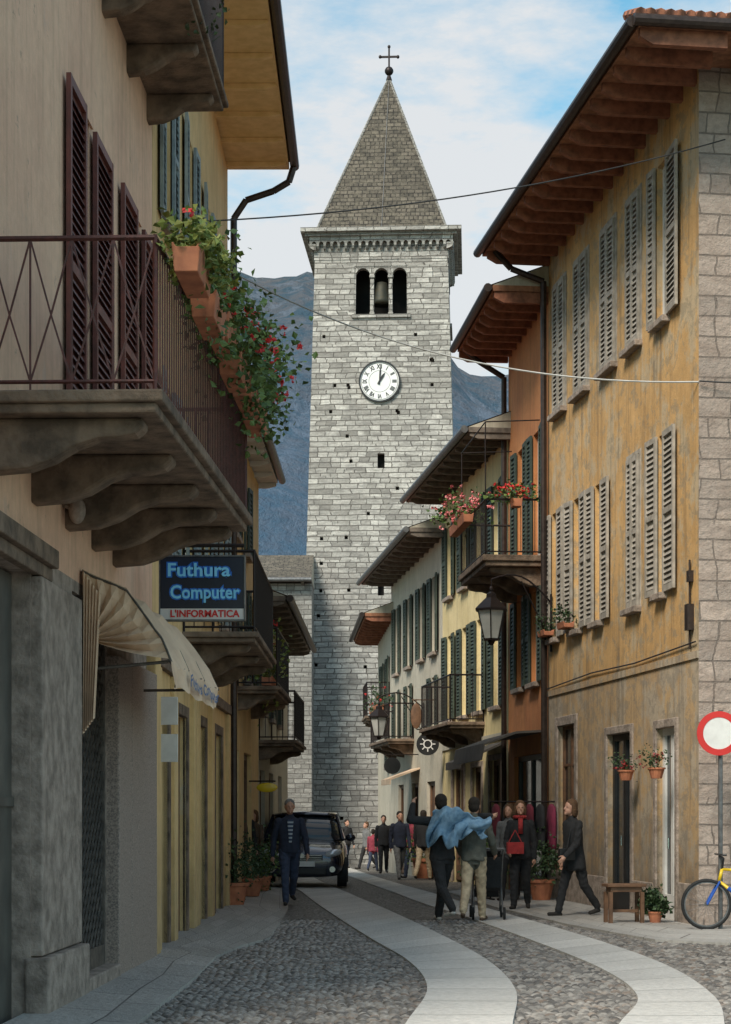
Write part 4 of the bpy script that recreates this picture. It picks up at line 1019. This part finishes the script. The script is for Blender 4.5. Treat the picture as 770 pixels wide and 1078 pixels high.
# ================================================================ CAR
def car(X,Y):
    o=thing('parked_car','dark blue hatchback car facing along the street','car',(X,Y+2.1,gz(Y)));g0=gz(Y)
    def sec(y,w,zb,zt): 
        pts=[(-.7*w,zb),(-.95*w,zb+.06),(-w,zb+.25),(-w,zb+.62*(zt-zb)),(-.95*w,zt-.07),(-.82*w,zt-.01),(-.4*w,zt+.02),(0,zt+.03)]
        pts=pts+[(-a,b) for a,b in pts[-2::-1]];return [Vector((X+a,Y+y,g0+b)) for a,b in pts]
    S=[(0,.62,.3,.62),(.05,.74,.22,.72),(.18,.82,.2,.79),(.5,.88,.2,.88),(1.0,.9,.2,.97),(1.4,.9,.2,1.02),(2.4,.9,.2,1.0),(3.5,.9,.2,1.02),(3.95,.86,.25,1.0),(4.1,.78,.35,.9)]
    mb=MB();mb.loft([sec(*s) for s in S]);b=fin(mb,'body',o,['carpaint'],smooth=True,uv=False);sm=b.modifiers.new('s','SUBSURF');sm.levels=1;sm.render_levels=1
    def cab(y,w,z0,z1,tw_): return [Vector((X+a,Y+y,g0+b)) for a,b in ((-w,z0),(-(w+tw_)/2-.01,(z0+z1)/2),(-tw_,z1-.02),(-tw_*.7,z1),(0,z1+.02),(tw_*.7,z1),(tw_,z1-.02),((w+tw_)/2+.01,(z0+z1)/2),(w,z0))]
    mb=MB();mb.loft([cab(.98,.80,.96,.97,.76),cab(1.35,.84,.98,1.3,.7),cab(1.7,.85,.98,1.48,.66),cab(2.5,.85,.98,1.52,.66),cab(3.4,.85,.98,1.48,.64),cab(3.95,.8,.98,1.1,.7)]);fin(mb,'windows',o,['glass'],smooth=True,uv=False)
    mb=MB();mb.loft([[Vector((X+a,Y+y,g0+z+dz)) for a,dz in ((-w,0),(-w*.7,.03),(0,.055),(w*.7,.03),(w,0),(w*.7,-.01),(0,.02),(-w*.7,-.01))] for y,w,z in ((1.62,.66,1.475),(1.9,.68,1.52),(2.6,.68,1.54),(3.4,.66,1.5),(3.55,.64,1.46))]);fin(mb,'roof',o,['carpaint'],smooth=True,uv=False)
    for s in (-1,1): 
        mb=MB();path(mb,[(X+s*.82,Y+1.0,g0+.97),(X+s*.75,Y+1.35,g0+1.25),(X+s*.68,Y+1.68,g0+1.49)],.035,6);fin(mb,'windscreen_pillar',o,['carpaint'])
    for s in (-1,1):
        mb=MB()
        mb.ell((0,0,0),.2,.14,.085,14,0,lambda p:Vector((X+s*(.62+p.x*1.0),Y+.13+p.y+abs(p.x)*.3*(1 if p.x>0 else -.2),g0+.70+p.z+p.x*.25)))
        fin(mb,'headlight',o,[simple('headlight lens',(.72,.75,.8),(.6,.62,.66),5,.08,.3,0)],smooth=True,uv=False)
        mb=MB();mb.ell((X+s*.98,Y+1.25,g0+1.02),.11,.06,.08);mb.rod((X+s*.85,Y+1.27,g0+.98),(X+s*.95,Y+1.27,g0+1.0),.02);fin(mb,'mirror',o,['carpaint'],smooth=True,uv=False)
        mb=MB();mb.disc((X+s*.62,Y+.02,g0+.38),(0,-1,0),0,.06,.03,16);fin(mb,'fog_lamp',o,['chrome'])
        for y in (.75,3.35):
            e=bpy.data.objects.new('wheel',None);COL.objects.link(e);c=Vector((X+s*.8,Y+y,g0+.31));setp(e,o,c)
            mb=MB();mb.disc(c-Vector((s*.09,0,0)),(s,0,0),.2,.31,.2,28);fin(mb,'tyre',e,['rubber'])
            mb=MB();mb.disc(c+Vector((s*.07,0,0)),(s,0,0),0,.2,.03,20);fin(mb,'rim',e,['chrome'])
    mb=MB();mb.box(W,X-.42,X+.42,Y-.03,Y+.1,g0+.56,g0+.68);mb.box(W,X-.5,X+.5,Y-.01,Y+.1,g0+.27,g0+.42);fin(mb,'grille',o,['black'],bevel=.02)
    mb=MB();
    for z in (.575,.62,.665): mb.box(W,X-.4,X+.4,Y-.04,Y-.028,g0+z-.006,g0+z+.006)
    mb.disc((X,Y-.045,g0+.66),(0,-1,0),0,.05,.01,16);fin(mb,'grille_trim',o,['chrome'])
    mb=MB();mb.box(W,X-.26,X+.26,Y-.05,Y-.035,g0+.44,g0+.55);fin(mb,'number_plate',o,['white'])
car(-1.3,39.0)
# ================================================================ PEOPLE
SK=simple('skin',(.50,.28,.19),(.44,.23,.16),9,.55,0,0)
LIPS=simple('lips',(.35,.12,.1),None,5,.5,0,0)
def cloth(name,c,c2=None): return simple(name,c,c2 or tuple(x*.65 for x in c),14,.9,0,.5,18,.02)
C={'navy':cloth('navy wool',(.022,.028,.052)),'jeans':cloth('dark jeans',(.04,.055,.10)),'black':cloth('black cloth',(.018,.018,.020)),
 'denim':cloth('blue denim',(.20,.33,.46),(.11,.21,.32)),'beige':cloth('beige trousers',(.46,.36,.24)),'olive':cloth('grey olive jacket',(.10,.102,.085)),
 'maroon':cloth('maroon top',(.28,.04,.065)),'greyc':cloth('grey cloth',(.16,.16,.16)),'dbrown':cloth('brown cloth',(.11,.07,.045)),'shoe':cloth('dark shoes',(.025,.021,.018)),
 'lshoe':cloth('light shoes',(.5,.48,.45)),'redc':cloth('red scarf cloth',(.36,.03,.03)),'hdark':cloth('dark hair',(.02,.014,.01)),'hbrown':cloth('brown hair',(.11,.055,.025)),'hgrey':cloth('grey hair',(.22,.21,.20)),'whitec':cloth('white cloth',(.6,.6,.58))}
def remesh(mb,vox,it=3):
    me=bpy.data.meshes.new('tmp');me.from_pydata(mb.v,[],mb.f)
    bm=bmesh.new();bm.from_mesh(me);bmesh.ops.recalc_face_normals(bm,faces=bm.faces);bm.to_mesh(me);bm.free()
    ob=bpy.data.objects.new('tmp',me);COL.objects.link(ob);r=ob.modifiers.new('r','REMESH');r.mode='VOXEL';r.voxel_size=vox
    s=ob.modifiers.new('s','SMOOTH');s.factor=.5;s.iterations=it
    dg=bpy.context.evaluated_depsgraph_get();dg.update();out=bpy.data.meshes.new_from_object(ob.evaluated_get(dg))
    bpy.data.objects.remove(ob);bpy.data.meshes.remove(me);return out
def person(label,X,Y,h,face=0,legs=((12,5),(-14,18)),arms=None,top='navy',bot='jeans',hair='hdark',long=False,hem=None,vox=.009,shoe='shoe',lean=.0,flare=1.15,turn=0,fem=False,grp='people walking in the street',shirt=None):
    zg=gz(Y);fa_=math.radians(face)
    o=thing('person',label,'person',(X,Y,zg),grp)
    arms=arms or [((.16,.12,-1),(.02,-.1,-1)),((.16,-.14,-1),(.02,-.3,-1))]
    segs=[];mb=MB()
    def V(*a): return Vector(a)
    LL=[];low=9
    for s,(a,b) in zip((-1,1),legs):
        a=math.radians(a);b=math.radians(b);hip=V(s*.048,0,.52);kn=hip+V(s*.004,-math.sin(a),-math.cos(a))*.245
        an=kn+V(0,-math.sin(a-b),-math.cos(a-b))*.235;LL.append((s,hip,kn,an,a-b));low=min(low,an.z)
    dz=.042-low
    def seg(p,q,r1,r2,t): mb.cap(p,q,r1,r2);segs.append((p,q,(r1+r2)/2,t))
    for s,hip,kn,an,sa in LL:
        for v in (hip,kn,an): v.z+=dz
        k=1.12
        seg(hip,kn,.052*k,.036*k,'bot');seg(kn,an+V(0,0,.01),.036*k,.028*k,'bot')
        tiltv=V(s*.015,-.085,-.020 if sa>-.2 else -.045)
        seg(an+V(0,.012,-.022),an+tiltv,.021,.017,'shoe')
    up=lambda p:V(p.x,p.y-(p.z-.52)*lean,p.z+dz)
    ws=.92 if fem else 1.
    T=[(.47,.078,.055),(.53,.088,.062),(.61,.074,.052),(.70,.088,.062),(.77,.100*ws,.060),(.815,.092*ws,.048),(.842,.045,.036),(.86,.03,.03)]
    rings=[]
    for z,w,d in T: rings.append([up(V(math.cos(t*.3927)*w,math.sin(t*.3927)*d,z)) for t in range(16)])
    mb.loft(rings)
    segs.append((up(V(0,0,.50)),up(V(0,0,.56)),.07,'bot' if not hem else 'top'));segs.append((up(V(0,0,.60)),up(V(0,0,.81)),.075,'top'))
    for s in (-1,1): segs.append((up(V(s*.05,0,.8)),up(V(s*.1,0,.8)),.05,'top'))
    seg(up(V(0,.005,.83)),up(V(0,-.006,.885)),.030,.028,'skin')
    ta=math.radians(turn);hc=up(V(0,-.012,.935))
    def hd(x,y,z): return hc+V(x*math.cos(ta)-y*math.sin(ta),x*math.sin(ta)+y*math.cos(ta),z)
    mb.ell((0,0,0),.043,.053,.058,14,0,lambda p:hd(p.x,p.y+.004,p.z+.008));mb.ell((0,0,0),.034,.038,.036,12,0,lambda p:hd(p.x,p.y-.018,p.z-.030))
    mb.cap(hd(0,-.052,.004),hd(0,-.061,-.012),.006,.009,6);mb.cap(hd(0,-.046,-.035),hd(0,-.05,-.052),.013,.012,8)
    for s in (-1,1): mb.ell((0,0,0),.006,.012,.018,8,0,lambda p,s=s:hd(p.x+s*.044,p.y+.004,p.z-.002))
    segs.append((hd(0,0,.01),hd(0,-.02,-.04),.045,'skin'))
    hands=[]
    for s,(ud,fd) in zip((-1,1),arms):
        sh_=up(V(s*.103*ws,0,.797));ud=V(ud[0]*s,ud[1],ud[2]).normalized();fd=V(fd[0]*s,fd[1],fd[2]).normalized()
        el=sh_+ud*.172;wr=el+fd*.148
        seg(sh_,el,.039 if not fem else .034,.032,'top');seg(el,wr,.032,.024,'top')
        side_=fd.cross(V(s,0,0));side_=side_.normalized() if side_.length>.1 else V(0,-1,0)
        if side_.y>0: side_=-side_
        pn=fd.cross(side_).normalized()
        if pn.x*s>0: pn=-pn
        mb.cap(wr,wr+fd*.045,.015,.017,8);segs.append((wr+fd*.014,wr+fd*.05,.018,'skin'))
        for i,L in enumerate((.040,.045,.042,.033)):
            b0=wr+fd*.05+side_*(.0165-.011*i);m1=b0+(fd+pn*.25).normalized()*L*.5;m2=m1+(fd+pn*.9).normalized()*L*.5
            mb.cap(b0-fd*.01,m1,.0055,.005,6);mb.cap(m1,m2,.005,.0042,6);segs.append((b0,m2,.006,'skin'))
        b0=wr+fd*.018+side_*.014;m1=b0+(fd*.7+side_*.7+pn*.2).normalized()*.026;m2=m1+(fd+side_*.2+pn*.3).normalized()*.02
        mb.cap(b0,m1,.0075,.006,6);mb.cap(m1,m2,.006,.005,6);segs.append((b0,m2,.007,'skin'));hands.append(wr+fd*.06)
    ca,sa=math.cos(fa_),math.sin(fa_)
    def TR(p): return Vector((X+h*(p.x*ca-p.y*sa),Y+h*(p.x*sa+p.y*ca),zg+h*p.z))
    mb.v=[tuple(Vector(p)*h) for p in mb.v]
    me=remesh(mb,vox);n=len(me.vertices);co=np.empty(n*3);me.vertices.foreach_get('co',co);co=co.reshape(-1,3)
    pc=np.empty(len(me.polygons)*3);me.polygons.foreach_get('center',pc);pc=pc.reshape(-1,3)/h
    best=np.full(len(pc),9.);ti=np.zeros(len(pc),dtype=np.int32);tags=['skin','top','bot','shoe']
    for p,q,r,t in segs:
        p=np.array(p);q=np.array(q);d=q-p;L=max((d**2).sum(),1e-9);k=np.clip(((pc-p)@d)/L,0,1);dd=np.linalg.norm(pc-(p+k[:,None]*d),axis=1)-r
        m=dd<best;best=np.where(m,dd,best);ti=np.where(m,tags.index(t),ti)
    cl=(co[:,2]<h*.84)
    wr_=(np.sin(co[:,2]*70+co[:,0]*25+np.sin(co[:,1]*40)*2)*.0035+np.sin(co[:,2]*33-co[:,0]*50)*.0035)*cl
    rad=np.stack([co[:,0],co[:,1],np.zeros(n)],1);ln=np.maximum(np.linalg.norm(rad,axis=1),.02)[:,None];co=co+rad/ln*wr_[:,None]
    R3=np.array([[ca,-sa,0],[sa,ca,0],[0,0,1]]);co=co@R3.T
    me.vertices.foreach_set('co',co.ravel());me.update()
    me.materials.clear()
    for m in (SK,C[top],C[bot],C[shoe]): me.materials.append(m)
    me.polygons.foreach_set('material_index',ti);me.polygons.foreach_set('use_smooth',[True]*len(me.polygons))
    b=bpy.data.objects.new('body',me);COL.objects.link(b);setp(b,o,(X,Y,zg))
    for s in (-1,1): q=MB();q.ell(TR(hd(s*.017,-.045,.006)),.0045*h,.0045*h,.0035*h,8);fin(q,'eye',o,['black'],uv=False)
    q=MB();q.ell((0,0,0),.012,.004,.0035,8,0,lambda p:TR(hd(p.x,p.y-.054,p.z-.033)));fin(q,'mouth',o,[LIPS],uv=False)
    q=MB();q.ell((0,0,0),.049,.054,.050,14,0,lambda p:hd(p.x,p.y+.014,p.z+.026));q.ell((0,0,0),.047,.040,.05,12,0,lambda p:hd(p.x,p.y+.026,p.z-.002))
    if long:
        q.ell((0,0,0),.052,.036,.07,12,0,lambda p:hd(p.x,p.y+.028,p.z-.035))
        for s in (-1,1): q.ell((0,0,0),.016,.026,.055,10,0,lambda p,s=s:hd(p.x+s*.045,p.y+.008,p.z-.022))
    q.v=[tuple(Vector(p)*h) for p in q.v];hm=remesh(q,max(vox,.008),2)
    for v in hm.vertices:
        c=v.co/h;nz_=1+.03*math.sin(c.x*400)*math.sin(c.z*300);v.co=TR(Vector((hc.x+(c.x-hc.x)*nz_,hc.y+(c.y-hc.y)*nz_,c.z)))-Vector((X,Y,zg))
    hm.materials.clear();hm.materials.append(C[hair]);hm.polygons.foreach_set('use_smooth',[True]*len(hm.polygons));ob=bpy.data.objects.new('hair',hm);COL.objects.link(ob);setp(ob,o,(X,Y,zg))
    if hem:
        q=MB();rings=[]
        prof_=[(.835,.055,.045),(.80,.104*ws,.064),(.74,.110*ws,.074),(.66,.100*ws,.072),(.60,.096,.071),(.54,.102,.078)]
        prof_=[p_ for p_ in prof_ if p_[0]>hem+.01]+[(hem,.094*flare,.072*flare)]
        n_=32
        for z,w,d in prof_+[(hem+.004,.085*flare,.063*flare)]:
            k_=(.84-z)*2.2
            rings.append([TR(up(V(math.cos(t*2*math.pi/n_)*w*(1+.05*k_*math.sin(t*1.37+z*20)),math.sin(t*2*math.pi/n_)*d*(1+.08*k_*math.sin(t*1.1+z*31)),z+.008*math.sin(t*.9)))) for t in range(n_)])
        q.loft(rings);j=fin(q,'jacket',o,[C[top]],smooth=True,uv=False);sb=j.modifiers.new('s','SUBSURF');sb.levels=1;sb.render_levels=1
    if shirt:
        q=MB();q.prism(lambda a,b,c:TR(up(V(b,a,c))),[(-.012,.60),(.012,.60),(.03,.815),(-.03,.815)],-.083,-.062);fin(q,'shirt',o,[C[shirt]] ,bevel=.01,uv=False)
    return o,TR,up,hands,hd
def stripes():
    m,nt,b=newmat('striped shirt');w=nt.nodes.new('ShaderNodeTexWave');w.bands_direction='Z';w.inputs['Scale'].default_value=5;nt.links.new(pos(nt),w.inputs['Vector'])
    c=mixc(nt,mr(nt,w.outputs[1],.55,.65),(.03,.045,.09),(.35,.38,.42));nt.links.new(c,b.inputs['Base Color']);b.inputs['Roughness'].default_value=.9;return m
C['stripe']=stripes()
def PX(px,D): return (px-CX)*D/FL
person('man in open navy jacket and striped shirt walking on pavement',PX(305,31.0),31.0,1.76,8,((22,8),(-18,26)),top='navy',bot='jeans',hair='hgrey',hem=.50,shirt='stripe',flare=1.05,lean=.03,
   arms=[((.26,.25,-1),(.05,.0,-1)),((.26,-.28,-1),(.05,-.55,-1))])
person('person with dark trousers swinging blue denim jacket over shoulders',PX(466,26.2),26.2,1.80,205,((22,5),(-20,28)),
   arms=[((.9,.1,.18),(.9,-.1,.05)),((.80,.05,.05),(-.35,-.45,.65))],top='black',bot='black',hair='hdark',long=False,hem=.5,shoe='lshoe',lean=.04,turn=-20)
def denim():
    nx,ny=60,24;cx,cy=PX(466,26.2),26.2
    q=MB()
    for j in range(ny+1):
        for i in range(nx+1):
            u=i/nx;v=j/ny
            x=cx-.19+u*.80+.05*math.sin(v*5+1)
            top_=1.52+.07*math.sin(u*5.2)-.03*u
            wid=(.50-.08*math.sin(u*9) if u<.5 else .42-.85*(u-.5) if u<.78 else .18+.5*(u-.78))*(1+.10*math.sin(u*23))
            z=top_-v*wid+.016*math.sin(u*33+v*6)
            y=cy-.17-.09*math.sin(min(u*1.7,1)*math.pi)-.06*u+.045*math.sin(u*24+v*7)*(.3+v)+.035*math.sin(v*9+u*9)
            q.v.append((x,y,z))
    for j in range(ny):
        for i in range(nx):
            a=j*(nx+1)+i;q.f.append((a,a+1,a+nx+2,a+nx+1));q.m.append(0)
    o=fin(q,'denim_jacket',None,[C['denim']],smooth=True,uv=False);s=o.modifiers.new('s','SOLIDIFY');s.thickness=.02
    tag(o,'light blue denim jacket swung open across the shoulders','jacket')
denim()
person('person in grey jacket and beige trousers pushing a pushchair',PX(500,26.0),26.25,1.74,168,((18,4),(-16,26)),arms=[((.2,-.3,-.9),(.0,-.8,-.5)),((.2,-.3,-.9),(.0,-.8,-.5))],top='olive',bot='beige',hair='hdark',hem=.5,shoe='dbrown',lean=.06)
person('woman in black jacket with red scarf carrying red handbag',PX(548,29.6),29.6,1.7,-12,((12,4),(-10,16)),arms=[((.2,.0,-1),(-.2,-.7,-.5)),((.18,.15,-1),(.0,-.05,-1))],top='black',bot='black',hair='hbrown',long=True,hem=.47,fem=True,turn=15)
person('woman in long dark coat and dark trousers with brown hair',PX(605,27.6),27.6,1.72,-62,((18,5),(-15,20)),arms=[((.16,.15,-1),(.0,-.25,-.9)),((.16,-.25,-1),(.0,-.75,-.7))],top='black',bot='black',hair='hbrown',long=True,hem=.40,fem=True,lean=.07,shoe='shoe',flare=1.25)
q=MB();c=Vector((PX(543,29.3),29.38,1.12));q.box(Wo(tuple(c),.1),-.13,.13,-.05,.05,-.25,-.07)
q.rod(c+Vector((-.1,0,-.07)),c+Vector((0,0,.12)),.01);q.rod(c+Vector((.1,0,-.07)),c+Vector((0,0,.12)),.01);tag(fin(q,'handbag',None,[C['redc']],bevel=.03),'red leather handbag carried at the hip','bag')
q=MB();c=Vector((PX(548,29.5),29.44,0))
for k in range(16):
    a=k*math.pi/8;a2=(k+1)*math.pi/8;q.rod((c.x+math.cos(a)*.085,29.6+math.sin(a)*.085-.01,1.44),(c.x+math.cos(a2)*.085,29.6+math.sin(a2)*.085-.01,1.44),.028,8)
q.box(Wo((c.x,29.46,0)),-.035,.035,-.02,.02,1.18,1.42);tag(fin(q,'scarf',None,[C['redc']],smooth=True),'red scarf wrapped round the neck','scarf')
q=MB();c=Vector((PX(597,27.4),27.42,.92));q.box(Wo(tuple(c),.3),-.12,.12,-.04,.04,-.10,.07);q.rod(c+Vector((0,0,.07)),(PX(604,27.4),27.48,1.4),.009);tag(fin(q,'shoulder_bag',None,['black'],bevel=.03),'black shoulder bag on a thin strap','bag')
far=[(404,54,1.66,0,'black','black','hdark',False,'person in black coat seen far along the street'),
 (421,46.5,1.7,15,'navy','greyc','hdark',False,'man in dark jacket strolling along the street'),
 (433,48,1.62,-30,'maroon','jeans','hbrown',True,'woman in maroon top walking along the street'),
 (446,46,1.72,160,'black','beige','hdark',False,'person in black jacket seen from behind'),
 (365,63,1.62,40,'black','jeans','hdark',False,'person in dark clothes near the tower'),
 (386,61,1.55,-60,'greyc','black','hbrown',False,'person in grey top crossing near the tower'),
 (256,36.3,1.68,30,'black','black','hdark',False,'person in black standing by shop wall'),
 (393,57,1.3,160,'maroon','jeans','hdark',False,'child in maroon top near the tower'),
 (536,32.5,1.66,-20,'greyc','black','hbrown',True,'woman in grey jacket outside the clothes shop'),
 (268,36.9,1.6,-30,'dbrown','jeans','hbrown',True,'woman in brown top by shop wall')]
for i,(px,D,h,f,t,bt,hr,lg,lb) in enumerate(far):
    person(lb,PX(px,D),D,h,f,((20,5),(-16,22)) if i%2 else ((12,3),(-12,16)),top=t,bot=bt,hair=hr,long=lg,hem=.48,vox=.016,fem=lg)
def pushchair(X,Y):
    o=thing('pushchair','dark folding pushchair with small black wheels','pushchair',(X,Y,0));q=MB()
    for s in (-.2,.2): path(q,[(X+s,Y-.35,1.0),(X+s,Y-.2,.85),(X+s,Y+.35,.1)],.012,6);path(q,[(X+s,Y+.05,.5),(X+s,Y-.25,.1)],.012,6)
    q.rod((X-.2,Y-.35,1.0),(X+.2,Y-.35,1.0),.016,6);fin(q,'pushchair_frame',o,['zinc'])
    q=MB();q.loft([[Vector((X+a,Y+b+y,z)) for a,b in ((-.18,-.03),(.18,-.03),(.18,.03),(-.18,.03))] for y,z in ((-.18,.88),(-.1,.45),(-.02,.4),(.25,.42),(.3,.3))]);fin(q,'seat',o,[C['black']],smooth=False,bevel=.01)
    q=MB()
    rings=[]
    for k in range(6):
        a=math.radians(-20+k*26);rings.append([Vector((X+t*.19,Y-.1+math.cos(a)*.26*(1-.1*abs(t)),.72+math.sin(a)*.26)) for t in (-1,-.5,0,.5,1)])
    for a,b in zip(rings,rings[1:]):
        for k in range(4): q.poly([a[k],a[k+1],b[k+1],b[k]])
    fin(q,'hood',o,[C['black']],recalc=False)
    for s in (-.22,.22):
        for y in (-.25,.35):
            q=MB();q.disc((X+s-.012,Y+y,.09),(1,0,0),.05,.09,.03,16);q.disc((X+s,Y+y,.09),(1,0,0),0,.05,.01,12);fin(q,'wheel',o,['rubber'])
pushchair(PX(514,26.8),26.95)
# ================================================================ LIGHT, SKY, CAMERA
w=bpy.data.worlds.new('World');sc.world=w;w.use_nodes=True;nt=w.node_tree;bg=nt.nodes['Background']
sun_dir=Vector((-.36,-.62,.75)).normalized();el=math.asin(sun_dir.z);az=math.atan2(sun_dir.x,sun_dir.y)
sky=nt.nodes.new('ShaderNodeTexSky');sky.sky_type='NISHITA';sky.sun_disc=False;sky.sun_elevation=el;sky.sun_rotation=az;sky.air_density=1.2;sky.dust_density=.6;sky.ozone_density=1.5
tc=nt.nodes.new('ShaderNodeTexCoord').outputs['Generated']
v=scl(nt,tc,(1,1,2.6));n1=nz(nt,v,2.3,9,.62);n2=nz(nt,v,7,6,.6)
ad=nt.nodes.new('ShaderNodeMath');ad.operation='MULTIPLY_ADD';nt.links.new(n2,ad.inputs[0]);ad.inputs[1].default_value=.25;nt.links.new(n1,ad.inputs[2])
mask=mr(nt,ad.outputs[0],.575,.70,.0,.95)
blue=mixc(nt,1.,sky.outputs[0],(.80,1.30,1.22),'MULTIPLY')
c=mixc(nt,mask,blue,(5.2,5.3,5.4))
nt.links.new(c,bg.inputs['Color']);bg.inputs['Strength'].default_value=.15
sl=bpy.data.lights.new('sun','SUN');sl.energy=4.6;sl.angle=math.radians(22);sl.color=(1,.90,.77)
so=bpy.data.objects.new('sun',sl);COL.objects.link(so);so.rotation_euler=(-sun_dir).to_track_quat('-Z','Y').to_euler()
cam=bpy.data.cameras.new('camera');co=bpy.data.objects.new('camera',cam);COL.objects.link(co);co.location=(0,0,EH);co.rotation_euler=(math.pi/2,0,0)
cam.sensor_fit='VERTICAL';cam.sensor_height=36;cam.lens=36*FL/1078;cam.shift_y=(HY-539)/1078;cam.clip_start=.1;cam.clip_end=6000
sc.camera=co
sc.view_settings.view_transform='Standard';sc.view_settings.look='None';sc.view_settings.exposure=0
